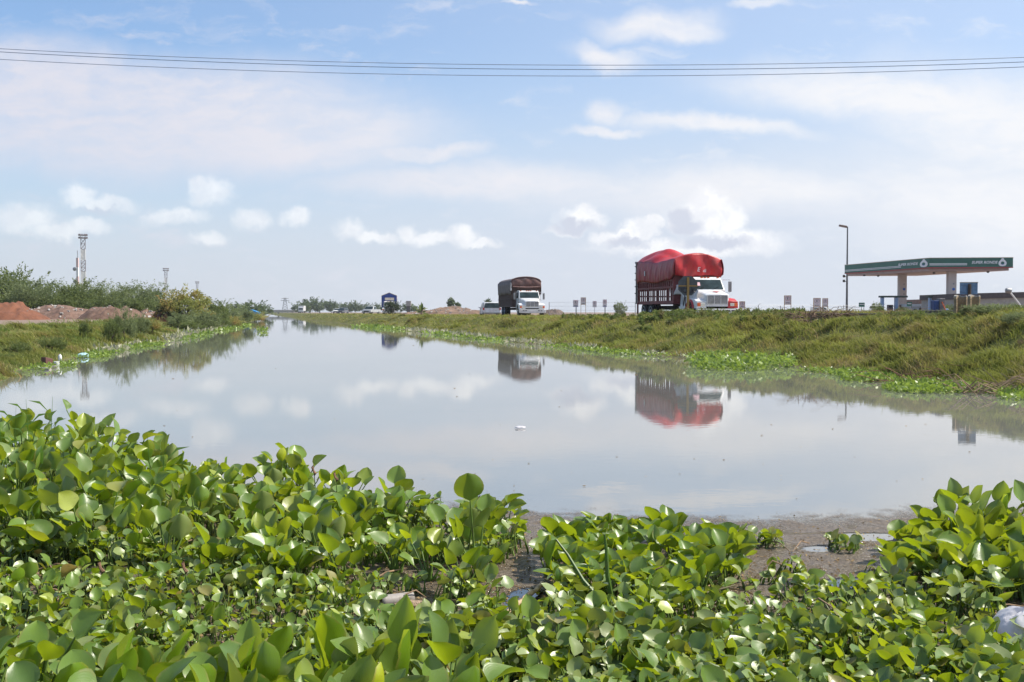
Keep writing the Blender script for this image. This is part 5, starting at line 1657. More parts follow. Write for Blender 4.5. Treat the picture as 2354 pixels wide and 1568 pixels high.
def stalks_hy(p0, p1, r0, r1, bulge, n=5, seg=5):
    """curved stalks from p0 to p1 (N,3)"""
    N = len(p0); u = np.linspace(0, 1, seg + 1)
    mid = (p0 + p1) / 2 + np.stack([(p0[:, 0] - p1[:, 0]) * .18, (p0[:, 1] - p1[:, 1]) * .18, np.linalg.norm(p1 - p0, axis=1) * .06], -1)
    c = (1 - u)[None, :, None] ** 2 * p0[:, None] + 2 * ((1 - u) * u)[None, :, None] * mid[:, None] + (u ** 2)[None, :, None] * p1[:, None]
    rad = r0[:, None] * (1 - u) + r1[:, None] * u + bulge[:, None] * np.exp(-((u - .22) / .16) ** 2)
    tdir = p1 - p0; tdir /= np.linalg.norm(tdir, axis=1)[:, None] + 1e-9
    a = np.cross(tdir, np.array([0, 0, 1.0]) + 0 * tdir); nn = np.linalg.norm(a, axis=1); a[nn < .05] = [1, 0, 0]; a /= np.linalg.norm(a, axis=1)[:, None]
    b = np.cross(tdir, a)
    th = np.arange(n) * 2 * np.pi / n
    off = a[:, None, None] * np.cos(th)[None, None, :, None] + b[:, None, None] * np.sin(th)[None, None, :, None]
    P = c[:, :, None] + off * rad[:, :, None, None]
    nvp = (seg + 1) * n
    k = np.arange(n)
    q1 = np.concatenate([np.stack([i * n + k, i * n + (k + 1) % n, (i + 1) * n + (k + 1) % n, (i + 1) * n + k], -1) for i in range(seg)])
    q = (np.arange(N)[:, None, None] * nvp + q1[None]).reshape(-1, 4)
    return P.reshape(-1, 3), q, nvp

def plant_proto(H, nl, leafL, seed, spread=.5, yellow=.1, up=1.0):
    r_ = np.random.default_rng(seed)
    az = np.arange(nl) * 2.4 + r_.uniform(-.35, .35, nl)
    hh = H * np.clip(r_.uniform(.45, 1.0, nl), 0, 1); hh[0] = H
    rad = spread * H * r_.uniform(.25, 1, nl)
    p0 = np.stack([np.cos(az) * .015, np.sin(az) * .015, np.full(nl, -.03)], -1)
    p1 = np.stack([np.cos(az) * rad, np.sin(az) * rad, hh], -1)
    L = leafL * r_.uniform(.75, 1.2, nl); W = L * r_.uniform(.80, 1.08, nl)
    az2 = az + r_.normal(0, .45, nl)
    el = np.clip(r_.normal(R(62) * up, R(20), nl), R(2), R(98))
    var = np.clip(r_.normal(.45, .28, nl), 0, 1); age = r_.uniform(0, .62, nl)
    k_ = r_.uniform(0, 1, nl) < yellow * 1.3; age[k_] = r_.uniform(.66, .97, k_.sum())
    v, q, uv, va, ag = blades_hy(p1, az2, el, L, W, r_.uniform(.08, .36, nl), r_.normal(-.12, .2, nl), r_.normal(0, .5, nl), var, age)
    me1 = np_mesh('leaf_blades', v, quads=q, uv=uv, attrs={'var': va, 'age': ag, 'pale': np.repeat(r_.uniform(0, .8, nl), len(va) // nl)}, smooth=True); me1.materials.append(HY)
    v, q, nvp = stalks_hy(p0, p1, np.full(nl, .0075), np.full(nl, .0042), np.full(nl, .004 if H > .2 else .010))
    me2 = np_mesh('leaf_stalks', v, quads=q, attrs={'var': np.repeat(r_.uniform(0, 1, nl), nvp)}, smooth=True); me2.materials.append(STALK)
    return me1, me2

LIB = {}
for H_ in (.12, .18, .25, .33, .42, .52):
    LIB[H_] = [plant_proto(H_, random.randint(6, 9), (.130 if H_ > .2 else .112), int(H_ * 1000) + k, .5 if H_ > .3 else .7, .10 if H_ > .2 else .16, 1.0 if H_ > .2 else .9) for k in range(6)]
TALL = MID = None

PLACED = []
_o = 'first second third fourth fifth sixth seventh eighth ninth tenth eleventh twelfth thirteenth fourteenth fifteenth sixteenth seventeenth eighteenth nineteenth'.split()
def ordinal(k):
    if k < 20: return _o[k - 1]
    return {2: 'twenty', 3: 'thirty', 4: 'forty'}[k // 10] + '-' + _o[k % 10 - 1] if k % 10 else {2: 'twentieth', 3: 'thirtieth', 4: 'fortieth'}[k // 10]

def label_rows(look, where, rows):
    """every plant of a clump named by its row (by distance) and its place in that row"""
    names = {3: ['back', 'middle', 'front'], 4: ['back', 'second', 'third', 'front'], 6: ['back', 'second', 'third', 'fourth', 'fifth', 'front']}[rows]
    pl = sorted(PLACED, key=lambda o: -o.location.y); n = len(pl); PLACED.clear()
    for r_ in range(rows):
        row_ = sorted(pl[n * r_ // rows:n * (r_ + 1) // rows], key=lambda o: o.location.x / o.location.y)
        for k, o in enumerate(row_):
            o['label'] = f"{look} in the {names[r_]} row of {where}, {ordinal(k + 1)} from the left"

def put_plant(protos, x, y, s, label, group, sz=None):
    key = min(LIB, key=lambda a: abs(a - sz)); me1, me2 = random.choice(LIB[key]); sz = sz / key; sz = min(1.15, max(.85, sz)) * s * random.uniform(.88, 1.12)
    t = thing('water_hyacinth', label, 'water hyacinth', (x, y, random.uniform(-.01, .01)), random.uniform(0, 6.28), group)
    t.scale = (s * random.uniform(.92, 1.08), s * random.uniform(.92, 1.08), sz or s)
    PLACED.append(t)
    mobj('leaf_blades', me1, None, t); mobj('leaf_stalks', me2, None, t)
    return t

def inpoly(px, py, poly):
    c = False; n = len(poly)
    for i in range(n):
        (x1, y1), (x2, y2) = poly[i], poly[(i + 1) % n]
        if (y1 > py) != (y2 > py) and px < (x2 - x1) * (py - y1) / (y2 - y1) + x1: c = not c
    return c

def to_px(x, y, z=0.0):
    f = y * math.cos(PITCH) - (z - CAM_H) * math.sin(PITCH)
    u = y * math.sin(PITCH) + (z - CAM_H) * math.cos(PITCH)
    return 1176.5 + x / f * FPX, 784 - u / f * FPX

def scatter(poly, n, mind, hfun, protos, label, group, hn, jitter=.27):
    """poly in base pixels (on the water), n plants, spacing in metres"""
    pts = []; tries = 0
    xs = [p_[0] for p_ in poly]; ys_ = [p_[1] for p_ in poly]
    W_ = [onz(a, b) for a, b in poly]
    x0, x1 = min(p_.x for p_ in W_), max(p_.x for p_ in W_); y0, y1 = min(p_.y for p_ in W_), max(p_.y for p_ in W_)
    poly_w = [(p_.x, p_.y) for p_ in W_]
    while len(pts) < n and tries < 30000:
        tries += 1
        x, y = random.uniform(x0, x1), random.uniform(y0, y1)
        if not inpoly(x, y, poly_w): continue
        if any((x - a) ** 2 + (y - b) ** 2 < mind * mind for a, b in pts): continue
        if blocked(x, y, .05): continue
        pts.append((x, y))
        px, py = to_px(x, y)
        H = hfun(px, py) * random.uniform(1 - jitter, 1 + jitter)
        put_plant(protos, x, y, 1.0, label, group, sz=H)
    return pts

GAPS = [(1010, 1414, 165, 20), (1216, 1410, 58, 58), (120, 1322, 190, 14), (1390, 1418, 60, 14), (2325, 1478, 75, 26), (910, 1392, 55, 20), (1195, 1325, 30, 50)]
def blocked(x, y, m=0):
    px, py = to_px(x, y)
    for gx, gy, rx, ry in GAPS:
        if ((px - gx) / rx) ** 2 + ((py - gy) / ry) ** 2 < 1: return True
    return False

def hA(px, py):
    back = np.interp(px, [-200, 0, 120, 200, 300, 430, 520, 700, 900, 1095, 1180], [.30, .33, .37, .42, .36, .25, .21, .25, .24, .24, .11])
    return float(back) * (1 - .25 * float(sstep(1200, 1330, py)))
polyA = [(-140, 1052), (60, 1048), (230, 1062), (330, 1085), (420, 1112), (560, 1130), (700, 1138), (850, 1165), (1000, 1200), (1130, 1235), (1160, 1290), (1140, 1370), (900, 1365), (620, 1345), (400, 1318), (0, 1300), (-160, 1290)]
scatter(polyA, 130, .19, hA, TALL, 'tall glossy hyacinth in the dense clump across the left and middle, before open water', 'tall hyacinths at the back of the left mat', .42)
label_rows('tall glossy hyacinth', 'the left clump', 6)
polyC = [(1262, 1262), (1330, 1240), (1500, 1245), (1640, 1262), (1700, 1300), (1690, 1350), (1560, 1385), (1310, 1392), (1262, 1330)]
scatter(polyC, 46, .17, lambda px, py: .11, MID, 'mid-height yellow green hyacinth in the centre right clump round the bare stalks', 'hyacinths of the centre right clump', .22)
label_rows('yellow green hyacinth', 'the centre clump', 4)
polyD = [(2070, 1262), (2180, 1238), (2300, 1235), (2480, 1240), (2500, 1330), (2380, 1380), (2230, 1370), (2060, 1330), (2030, 1290)]
scatter(polyD, 46, .18, lambda px, py: float(np.interp(px, [2040, 2120, 2200, 2353, 2500], [.08, .12, .19, .18, .17])), TALL, 'hyacinth in the tall clump at the right frame edge', 'hyacinths of the right edge clump', .42)
label_rows('hyacinth', 'the right edge clump', 4)
# foreground left: large leaves close to the lens (their feet are below the frame)
def worldscatter(x0f, x1f, y0, y1, n, mind, hfun, protos, label, group, hn, sc):
    pts = []; tries = 0
    while len(pts) < n and tries < 20000:
        tries += 1
        y = random.uniform(y0, y1); x = random.uniform(x0f(y), x1f(y))
        if any((x - a) ** 2 + (y - b) ** 2 < mind * mind for a, b in pts): continue
        pts.append((x, y)); H = hfun(x, y) * random.uniform(.7, 1.15)
        put_plant(protos, x, y, sc, label, group, sz=H)
worldscatter(lambda y: -.52 * y - .1, lambda y: -.03 * y - .08, 2.55, 3.75, 44, .17,
             lambda x, y: (.27 if y > 3.1 else .24) + .03 * math.sin(x * 7), TALL, 'large-leaved hyacinth in the nearest clump at the bottom left', 'large hyacinths at the bottom left', .42, .98)
label_rows('large-leaved hyacinth', 'the nearest clump', 3)
# single tall plants that stand out
def special(px, py, H, label, k=0, s=1.0, nl=6):
    p_ = onz(px, py); t = thing('water_hyacinth', label, 'water hyacinth', tuple(p_), random.uniform(0, 6))
    me1, me2 = plant_proto(H, nl, .145 * s, 900 + k, .28, .05, 1.15)
    mobj('leaf_blades', me1, None, t); mobj('leaf_stalks', me2, None, t)
special(198, 1120, .50, 'tallest hyacinth of the back left clump, rising highest against the water', k=1)
special(1095, 1330, .46, 'hyacinth with two pointed leaves standing highest at the right end of the middle clump', k=2, s=1.0, nl=4)
special(690, 1150, .31, 'hyacinth with a lone narrow leaf standing above the middle of the clump', k=3, s=.9, nl=4)
special(2285, 1255, .15, 'hyacinth with a pale round leaf at the top of the right edge clump', k=4, s=.9)
special(415, 1125, .21, 'hyacinth with a folded round leaf leaning over the water at the gap', k=5, s=.9, nl=4)

# low carpet: nobody could count it
def carpet(n, polys, name, sizes=(.045, .085), hr=(.03, .13)):
    xs, ys_ = [], []
    while len(xs) < n:
        u = random.random(); y = 1 / (1 / 2.6 + u * (1 / 9.0 - 1 / 2.6)); x = random.uniform(-.56, .56) * y
        px, py = to_px(x, y)
        if not any(inpoly(px, py, P_) for P_ in polys): continue
        if blocked(x, y): continue
        if vnoise(x * 2.3, y * 2.3, 5) * .6 + vnoise(x * 7, y * 7, 6) * .4 < .30: continue
        xs.append(x); ys_.append(y)
    xs, ys_ = np.array(xs), np.array(ys_); N = len(xs)
    patch = vnoise(xs * 1.6, ys_ * 1.6, 15)
    h = rng.uniform(hr[0], hr[1], N) * (.5 + 1.0 * patch)
    base = np.stack([xs, ys_, h], -1)
    az = rng.uniform(0, 2 * np.pi, N)
    L = rng.uniform(sizes[0], sizes[1], N) * (.7 + .5 * patch) * rng.choice([.6, 1, 1, 1.2], N); W = L * rng.uniform(.75, 1.1, N)
    el = rng.normal(R(28), R(26), N)
    var = np.clip(rng.normal(.5, .26, N) + (vnoise(xs * 1.1, ys_ * 1.1, 25) - .5) * .6, 0, 1); age = rng.uniform(0, .74, N); age[rng.uniform(0, 1, N) < .05] = .97; k_ = rng.uniform(0, 1, N) < .08; age[k_] = rng.uniform(.74, .86, k_.sum())
    v, q, uv, va, ag = blades_hy(base, az, el, L, W, rng.uniform(.02, .34, N), rng.normal(-.12, .28, N), rng.normal(0, .55, N), var, age, ns=5, nt=4)
    tag(mobj(name, np_mesh(name, v, quads=q, uv=uv, attrs={'var': va, 'age': ag, 'pale': np.repeat(rng.uniform(0, 1.05, N), len(va) // N)}, smooth=True), HY), kind='stuff')
    p0 = base - np.stack([np.cos(az) * .035, np.sin(az) * .035, h + .02], -1)
    v, q, nvp = stalks_hy(p0, base, np.full(N, .005), np.full(N, .003), np.full(N, .006), n=4, seg=3)
    tag(mobj(name + '_stalks', np_mesh(name + '_stalks', v, quads=q, attrs={'var': np.repeat(rng.uniform(0, 1, N), nvp)}, smooth=True), STALK), kind='stuff')
low = [(-300, 1225), (600, 1300), (1150, 1385), (1260, 1385), (1690, 1315), (1800, 1312), (1900, 1322), (2050, 1345), (2060, 1290), (2500, 1290), (2800, 1700), (2800, 2600), (-600, 2600), (-600, 1225)]
back = [(-200, 1075), (230, 1085), (420, 1140), (850, 1185), (1000, 1200), (1190, 1212), (1210, 1290), (1160, 1300), (400, 1320), (-200, 1300)]
isles = [[(1715, 1248), (1790, 1240), (1795, 1262), (1720, 1264)], [(1900, 1250), (1985, 1258), (1980, 1276), (1905, 1272)]]
carpet(14500, [low], 'hyacinth_carpet', (.042, .086))
def outer_carpet(n):
    global rng
    # the mat goes on to both banks outside the photographed strip
    big = [[(-9000, 1085), (-200, 1085), (-200, 4000), (-9000, 4000)], [(2500, 1200), (9000, 1200), (9000, 4000), (2500, 4000)]]
    def ok(x, y): return float(xl(y)) + .2 < x < float(xr(y)) - .2
    xs, ys_ = [], []
    while len(xs) < n:
        y = random.uniform(1.6, 8.6 if random.random() < .5 else 6.6); s_ = random.choice((-1, 1)); x = s_ * random.uniform(.56 * y, .56 * y + 6)
        if ok(x, y) and y < (8.6 if s_ < 0 else 7.0): xs.append(x); ys_.append(y)
    xs, ys_ = np.array(xs), np.array(ys_); N = len(xs); h = rng.uniform(.03, .24, N); az = rng.uniform(0, 6.28, N); L = rng.uniform(.06, .12, N)
    base = np.stack([xs, ys_, h], -1); age = rng.uniform(0, .74, N)
    v, q, uv, va, ag = blades_hy(base, az, rng.normal(R(40), R(24), N), L, L * rng.uniform(.75, 1.1, N), rng.uniform(.04, .3, N), rng.normal(-.12, .2, N), rng.normal(0, .5, N), np.clip(rng.normal(.5, .25, N), 0, 1), age, ns=4, nt=4)
    tag(mobj('hyacinth_carpet', np_mesh('hyacinth_carpet', v, quads=q, uv=uv, attrs={'var': va, 'age': ag, 'pale': np.repeat(rng.uniform(0, 1, N), len(va) // N)}, smooth=True), HY), kind='stuff')
outer_carpet(6500)
carpet(2600, [back], 'hyacinth_carpet', (.05, .09), (.04, .16))
carpet(60, isles, 'hyacinth_islet', (.05, .08), (.02, .08))

# ---------------------------------------------------------------- scum of rotting plants floating round the mat
def scum():
    poly = [(-300, 1085), (300, 1100), (450, 1150), (800, 1168), (950, 1172), (1100, 1180), (1300, 1197), (1600, 1215), (1800, 1212), (2000, 1200), (2150, 1190), (2500, 1185)]
    front = [onz(a, b) for a, b in poly]
    xs = np.linspace(-9.4, 11.2, 520); yb = np.interp(xs, [p_.x for p_ in front], [p_.y for p_ in front])
    yb = yb + (fbm(xs * 1.5, xs * 0, 3) - .5) * .35
    rows = np.linspace(0, 1, 150)
    P, E = [], []
    for r_ in rows:
        y = (yb + .85) * (1 - r_) + 1.2 * r_
        P.append(np.stack([xs, y, np.full_like(xs, .004)], -1)); E.append(np.clip((yb + .85 - y) / 1.5, 0, 1))
    nu, nv = len(xs), len(rows)
    P = np.concatenate(P); E = np.concatenate(E)
    # open the clear pools
    for gx, gy, rx, ry in ((1214, 1394, 62, 42), (2285, 1478, 34, 16), (1985, 1342, 120, 14), (2010, 1235, 120, 10), (1880, 1262, 40, 8)):
        pz = np.array([to_px(a, b) for a, b, _ in P]); dd_ = ((pz[:, 0] - gx) / rx) ** 2 + ((pz[:, 1] - gy) / ry) ** 2
        E = np.minimum(E, np.clip((dd_ - .6) * 1.2, 0, 1))
    ii = np.arange(nv - 1)[:, None] * nu + np.arange(nu - 1)[None]
    q = np.stack([ii, ii + nu, ii + nu + 1, ii + 1], -1).reshape(-1, 4)
    me = np_mesh('floating_scum', P, quads=q, attrs={'edge': E})
    m = bpy.data.materials.new('rotting_scum'); m.use_nodes = True; g = NT(m.node_tree)
    tc = g.n('ShaderNodeTexCoord').outputs['Object']
    e = g.n('ShaderNodeAttribute', attribute_name='edge').outputs['Fac']
    n1 = g.noise(tc, 3, 5, .6, .6); n2 = g.noise(tc, 45, 5, .7); n3 = g.noise(tc, 130, 3, .7)
    col = g.mix(g.sm(n1, .35, .65), (.125, .094, .066), (.075, .058, .042))
    col = g.mix(g.sm(n2, .45, .65), col, (.20, .16, .12))
    col = g.mix(g.sm(n3, .58, .66), col, (.36, .29, .21))
    al = g.sm(g.math('ADD', e, g.math('MULTIPLY', g.math('SUBTRACT', g.math('ADD', g.math('MULTIPLY', n1, .6), g.math('MULTIPLY', n2, .4)), .5), 1.6)), .25, .62)
    bp = g.n('ShaderNodeBump', inp={'Strength': .8, 'Distance': .01, 'Height': g.math('ADD', n2, n3)})
    p = g.n('ShaderNodeBsdfPrincipled', inp={'Base Color': col, 'Roughness': g.sm(n1, .42, .66, .10, .7), 'Specular IOR Level': .45, 'Normal': bp.outputs[0]})
    tp = g.n('ShaderNodeBsdfTransparent')
    mx = g.n('ShaderNodeMixShader', inp={0: g.math('MULTIPLY', al, .93), 1: tp.outputs[0], 2: p.outputs[0]})
    g.n('ShaderNodeOutputMaterial', inp={0: mx.outputs[0]})
    tag(mobj('floating_scum', me, m), kind='stuff')
    # crumbs
    n = 9000; u = rng.uniform(0, 1, n); y = 1 / (1 / 4.2 + u * (1 / 8.6 - 1 / 4.2)); x = rng.uniform(-.5, .52, n) * y
    lim = np.interp(x, [p_.x for p_ in front], [p_.y for p_ in front]) + rng.normal(0, .25, n)
    k = y < lim; x, y = x[k], y[k]
    v, q = leaf_cloud(np.stack([x, y, np.full(len(x), .008)], -1), np.full(len(x), .018), 1.6, el=rng.normal(.1, .15, len(x)))
    tag(mobj('floating_crumbs', np_mesh('floating_crumbs', v, quads=q, attrs={'var': np.repeat(rng.uniform(0, 1, len(x)), 4)}), DRY), kind='stuff')
    # specks drifting on the open water
    n = 120; py = 735 + rng.uniform(0, 1, n) ** .6 * 470; px = rng.uniform(250, 2300, n)
    P = np.array([onz(a, b) for a, b in zip(px, py)]); P[:, 2] = .006
    inside = (P[:, 0] < xr(P[:, 1]) - .3) & (P[:, 0] > xl(P[:, 1]) + .3); P = P[inside]
    v, q = leaf_cloud(P, np.clip(.0024 * P[:, 1], .015, .09) * rng.uniform(.3, 1.5, len(P)), 4, el=np.full(len(P), .02), az=rng.normal(0, .3, len(P)))
    tag(mobj('drifting_specks', np_mesh('drifting_specks', v, quads=q, attrs={'var': np.repeat(rng.uniform(0, 1, len(P)), 4)}), DRY), kind='stuff')
scum()

q = MB()
for i in range(170):
    y = 1 / random.uniform(1 / 6.6, 1 / 3.2); x = random.uniform(-.5, .5) * y; a = random.uniform(0, 6.28); L = random.uniform(.06, .28); z = random.uniform(.01, .07)
    q.tube([(x, y, z), (x + math.cos(a) * L * .5, y + math.sin(a) * L * .5, z + random.uniform(.0, .04)), (x + math.cos(a) * L, y + math.sin(a) * L, z * .6)], [.0045, .004, .002], 5)
tag(q.build('dead_stems', TWIG_ := M('dead_stem_brown', (.26, .17, .10), .8, var=.4, scale=8), smooth=True), kind='stuff')
# ---------------------------------------------------------------- single things in the mat
PVC = M('dirty_white_pipe', (.33, .30, .27), .5, var=.2, scale=20, dirt=(.14, .11, .08), dscale=22, damt=.8)
p_ = onz(912, 1395); t = thing('plastic_pipe', 'short dirty white plastic pipe lying in the mat below the middle clump', 'pipe', (p_.x, p_.y, .035), R(24))
q = MB(); q.grid(lambda u, v: (-.085 + .17 * u, .031 * math.cos(v * 2 * math.pi), .031 * math.sin(v * 2 * math.pi)), 8, 20); q.build('tube', PVC, t, smooth=True, solid=.004)
MB().lathe([(.033, .035), (.034, .036), (.034, .085), (.033, .086)], 20, 'x').build('collar', PVC, t, smooth=True)
p_ = onz(938, 1398); t = thing('driftwood', 'stub of pale rotten wood under the plastic pipe', 'wood', (p_.x, p_.y, .01), R(20))
MB().tube([(-.07, 0, 0), (0, .005, .008), (.07, 0, 0)], [.02, .026, .022], 9).build('log', M('rotten_wood', (.36, .26, .18), .9, var=.3, scale=30, bump=.6), t, smooth=True)
def stick(pts, r, name, label, m, cat='stick', group=None, n=6):
    P = [onz(a, b, z) for a, b, z in pts]; o = MB().tube([x - P[0] for x in P], r, n).build(name, m, smooth=True); o.location = P[0]; return tag(o, label, cat, group)
TW = M('pinkish_dry_stalk', (.38, .22, .15), .7, var=.2, scale=30)
stick([(780, 1432, .01), (800, 1412, .03), (850, 1402, .035), (900, 1402, .03), (925, 1408, .01)], .005, 'dry_stalk', 'arched pinkish dry stalk left of and below the plastic pipe', TW)
stick([(920, 1444, .01), (960, 1436, .03), (1000, 1424, .04), (1045, 1434, .01)], .006, 'dry_stalk', 'arched pinkish dry stalk right of and below the plastic pipe', TW)
stick([(510, 1476, .25), (540, 1504, .24), (580, 1508, .24), (590, 1520, .22)], [.006, .008, .005, .003], 'dry_stalk', 'curled brown stalk among the large leaves at the bottom', DEADM)
# segmented cane
A, B = onz(1158, 1412, .02), onz(1248, 1342, .03)
t = thing('cane', 'pale jointed cane lying beside the blue pool in the mat', 'cane', tuple(A))
q = MB(); P, rr = [], []
for k in range(19):
    P.append((B - A) * (k / 18) + Vector((.006 * math.sin(k), 0, 0))); rr.append(.0115 + (.005 if k % 3 == 0 else 0))
q.tube(P, rr, 9).build('stem', M('cane_straw', (.50, .37, .22), .7, var=.3, scale=40, dirt=(.12, .08, .05), dscale=18), t, smooth=True)
q = MB()
for k in range(14):
    a = Vector((B - A) * random.choice([.0, .1, .5, .95, 1.0])); q.tube([a, a + Vector((random.gauss(0, .03), random.gauss(0, .03), random.uniform(0, .04)))], .002, 4)
q.build('root_tuft', DEADM, t)
# bare stalks plant
p0 = onz(1412, 1418)
t = thing('bare_stalks', 'withered hyacinth with long bare stalks fanning up in the centre right', 'water hyacinth', tuple(p0))
def topt(px, py, Y): return at(px, py, Y) - p0
Yb = p0.y
for (px, py, dy, r0) in ((1278, 1240, .15, .010), (1389, 1228, .02, .012), (1512, 1325, .1, .009), (1690, 1345, .25, .008), (1560, 1400, -.1, .007)):
    e_ = topt(px, py, Yb + dy); mid = e_ * .5 + Vector((-.01, 0, -.012 if abs(e_.x) > .1 else 0))
    MB().tube([Vector((0, 0, .01)), mid * .6, mid, e_ * .8, e_], [r0 * 1.25, r0 * 1.1, r0, r0 * .75, r0 * .5], 8).build('stalk', STALK if px < 1500 else M('brownish_stalk', (.14, .12, .05), .6), t, smooth=True)
e_ = topt(1278, 1240, Yb + .15)
v, q, uv, va, ag = blades_hy(np.array([[0, 0, 0.]]), np.array([R(190)]), np.array([R(-70)]), np.array([.14]), np.array([.09]), np.array([.3]), np.array([-.1]), np.array([.8]), np.array([.1]), np.array([.1]))
mobj('leaf_blade', np_mesh('leaf_blade', v, quads=q, uv=uv, attrs={'var': va, 'age': ag}, smooth=True), HY, t).location = e_
e_ = topt(1512, 1325, Yb + .1)
MB().tube([e_, e_ + Vector((-.01, 0, .035)), e_ + Vector((.02, 0, .05)), e_ + Vector((.035, 0, .01))], [.006, .005, .004, .002], 6).build('curled_tip', DEADM, t, smooth=True)
# withered leaves and dead flower heads
for i, (px, py, Y, lb) in enumerate([(233, 1300, 5.35, 'withered brown leaf tip on a stalk at the left'), (425, 1300, 5.2, 'withered brown leaf tip hanging right of the other at the left'), (722, 1078, 6.9, 'curled brown withered leaf above the middle clump'),
                                     (772, 1092, 6.8, 'second curled brown withered leaf above the middle clump'), (1105, 1150, 5.9, 'brown spot of withered leaf by the tallest plant')]):
    a = at(px, py, Y); t = thing('withered_leaf', lb, 'withered leaf', (a.x, Y, 0), 0, 'withered leaves standing above the mat')
    MB().tube([(0, 0, 0), (.01, 0, a.z * .6), (0, 0, a.z - .04)], [.005, .004, .003], 6).build('stalk', STALK, t)
    MB().tube([(0, 0, a.z - .05), (.008, 0, a.z - .03), (-.006, 0, a.z - .012), (-.012, .0, a.z + .012), (-.004, 0, a.z + .03)], [.004, .011, .007, .009, .003], 6).build('leaf', DEADM, t, smooth=True)
# crumpled white plastic bag at the right edge
def bag(px, py, size, label, m, seed, squash=.8, name='plastic_bag', tail=True):
    p_ = onz(px, py); t = thing(name, label, 'plastic bag', tuple(p_))
    def f(u, v):
        a, b = u * 2 * math.pi, (v - .18) * math.pi * .62
        r = size * (1 + .10 * math.sin(3 * a + seed) + .03 * math.sin(7 * a + 5 * b + seed) + .012 * math.sin(15 * a - 9 * b))
        return (r * math.cos(b) * math.cos(a), r * math.cos(b) * math.sin(a), max(-.01, r * squash * math.sin(b) + size * .25))
    MB().grid(f, 56, 26).build('film', m, t, smooth=True)
    if tail:
        q = MB()
        for k in range(7):
            a = R(250 + k * 8); q.tube([(size * .8 * math.cos(a), size * .8 * math.sin(a), size * .55), (size * .98 * math.cos(R(262)), size * 1.0 * math.sin(R(262)), size * .1), (size * 1.1 * math.cos(R(262)), size * 1.15 * math.sin(R(262)), .01)], [.004, .006, .004], 5)
        q.build('gathered_neck', m, t, smooth=True)
def film_mat():
    m = bpy.data.materials.new('white_plastic_film'); m.use_nodes = True; g = NT(m.node_tree)
    tc = g.n('ShaderNodeTexCoord').outputs['Object']
    st = g.vmath('MULTIPLY', tc, (9, 9, 3)); n = g.noise(st, 1.5, 4, .5, .8)
    col = g.mix(g.sm(n, .3, .7), (.82, .80, .82), (.72, .70, .73))
    b = g.n('ShaderNodeBump', inp={'Strength': .7, 'Distance': .015, 'Height': n})
    p = g.n('ShaderNodeBsdfPrincipled', inp={'Base Color': col, 'Roughness': .3, 'Normal': b.outputs[0]})
    tr = g.n('ShaderNodeBsdfTranslucent', inp={'Color': (.8, .78, .82, 1)})
    mx = g.n('ShaderNodeMixShader', inp={0: .35, 1: p.outputs[0], 2: tr.outputs[0]})
    g.n('ShaderNodeOutputMaterial', inp={0: mx.outputs[0]}); return m
FILM = film_mat()
bag(2352, 1484, .135, 'white inflated plastic bag with a gathered neck at the right frame edge', FILM, 1.3, .95)
bag(2078, 1252, .075, 'grey crumpled plastic bag by the left foot of the right edge clump', M('grey_plastic', (.20, .19, .19), .5, var=.3, scale=20, bump=.6), 3.1, .75, tail=False)
bag(1195, 985, .07, 'small white plastic scrap floating alone on the open water', FILM, 2.2, .22, tail=False)
bag(193, 822, .20, 'pale blue plastic bag caught in plants at the left bank', M('pale_blue_plastic', (.38, .58, .62), .4, var=.15), 4.0, .5, tail=False)
bag(2222, 884, .13, 'white plastic bag caught in the right bank by the straw', FILM, 5.0, .6, tail=False)
p_ = onz(138, 838); t = thing('plastic_bottle', 'white plastic bottle standing upright at the left bank', 'bottle', (p_.x, p_.y, .10))
MB().lathe([(.001, 0), (.045, .002), (.05, .012), (.05, .14), (.04, .165), (.02, .185), (.02, .2), (.001, .202)], 18).build('bottle_body', WHITE, t, smooth=True)
p_ = onz(138, 842); t = thing('plastic_cup', 'small white cup below the upright bottle at the left bank', 'cup', (p_.x, p_.y - .2, 0))
MB().lathe([(.001, 0), (.06, .0), (.08, .14), (.07, .145), (.05, .01)], 16).build('cup_body', WHITE, t, smooth=True)
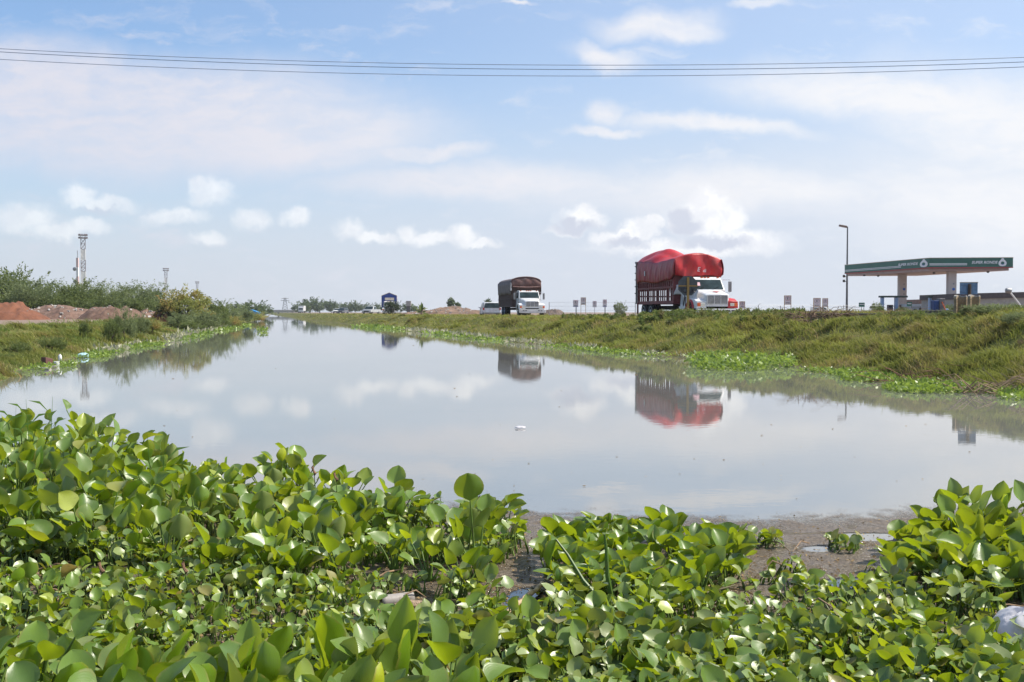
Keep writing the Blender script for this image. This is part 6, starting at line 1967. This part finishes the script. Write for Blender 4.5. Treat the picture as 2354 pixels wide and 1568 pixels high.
for i, (px, py, a, L, w, h, mm, lb) in enumerate([(118, 846, 20, .3, .12, .07, PVC, 'white foam slab in the rubbish at the left bank'), (108, 842, 70, .28, .2, .26, M('brown_can', (.12, .05, .04), .6), 'dark brown tin beside the white foam slab at the left bank'),
                                                  (42, 846, 0, .12, .09, .07, WHITE, 'tiny white scrap on the water at far left'), (104, 850, -20, .34, .12, .06, PVC, 'flat pale board in the rubbish at the left bank')]):
    p_ = onz(px, py); o = MB().hexa([(-L / 2, -w / 2, -.02), (L / 2, -w * .45, -.02), (L * .48, w / 2, -.02), (-L * .5, w * .42, -.02), (-L * .46, -w * .4, h), (L * .42, -w / 2, h * .8), (L * .45, w * .4, h * .9), (-L * .4, w / 2, h)]).build('litter', mm, bevel=.01)
    o.location = p_; o.rotation_euler = (0, 0, R(a)); tag(o, lb, 'litter', 'litter at the left bank')

# reeds and tall thin grass in the left of the mat
REED = leaf_mat('reed_blades', (.10, .20, .04), (.22, .34, .08), .5, .35, spec=.3)
def reed(px, py, Y, label, n=6, k=1.0):
    a = at(px, py, Y); t = thing('reed', label, 'reed', (a.x, Y, 0), 0, 'thin reeds rising out of the left mat')
    h = a.z
    MB().tube([(0, 0, 0), (.01 * k, 0, h * .5), (.03 * k, 0, h)], [.005, .0035, .001], 5).build('stem', REED, t)
    v_, q_ = [], []
    P, Q = [], []
    for j in range(n):
        z = h * (.35 + .6 * j / n); s = 1 if j % 2 else -1; L = random.uniform(.10, .22)
        P += [(.02 * k, 0, z), (.02 * k + s * L * .5, 0, z + L * .55 + .006), (.02 * k + s * L, 0, z + L * .62), (.02 * k + s * L * .5, .004, z + L * .5 - .006)]
        Q.append((4 * j, 4 * j + 1, 4 * j + 2, 4 * j + 3))
    mobj('blades', np_mesh('blades', P, quads=Q, attrs={'var': rng.uniform(0, 1, len(P))}), REED, t)
for i, (px, py, Y, lb) in enumerate([(5, 925, 8.2, 'reed at the very left frame edge'), (28, 935, 8.0, 'short reed second from the left edge'), (68, 918, 8.4, 'reed third from the left edge with a forked top'), (112, 912, 8.0, 'tallest reed left of the highest hyacinth'),
                                     (348, 1000, 7.4, 'thin grass stem left of the folded round leaf'), (370, 990, 7.3, 'thin grass stem nearest the folded round leaf'), (486, 1055, 7.3, 'lone grass blade standing in open water right of the gap')]):
    reed(px, py, Y, lb, n=5 if px < 300 else 2, k=1 if i % 2 else -1)
# ---------------------------------------------------------------- air
def haze():
    m = bpy.data.materials.new('haze_air'); m.use_nodes = True; g = NT(m.node_tree)
    v = g.n('ShaderNodeVolumePrincipled', inp={'Color': (.86, .92, 1.0, 1), 'Density': .0002, 'Anisotropy': .3})
    g.n('ShaderNodeOutputMaterial', inp={1: v.outputs[0]})
    o = MB().box(-900, 900, -60, 1150, -2.0, 60).build('haze', m)
    tag(o, kind='stuff')
haze()
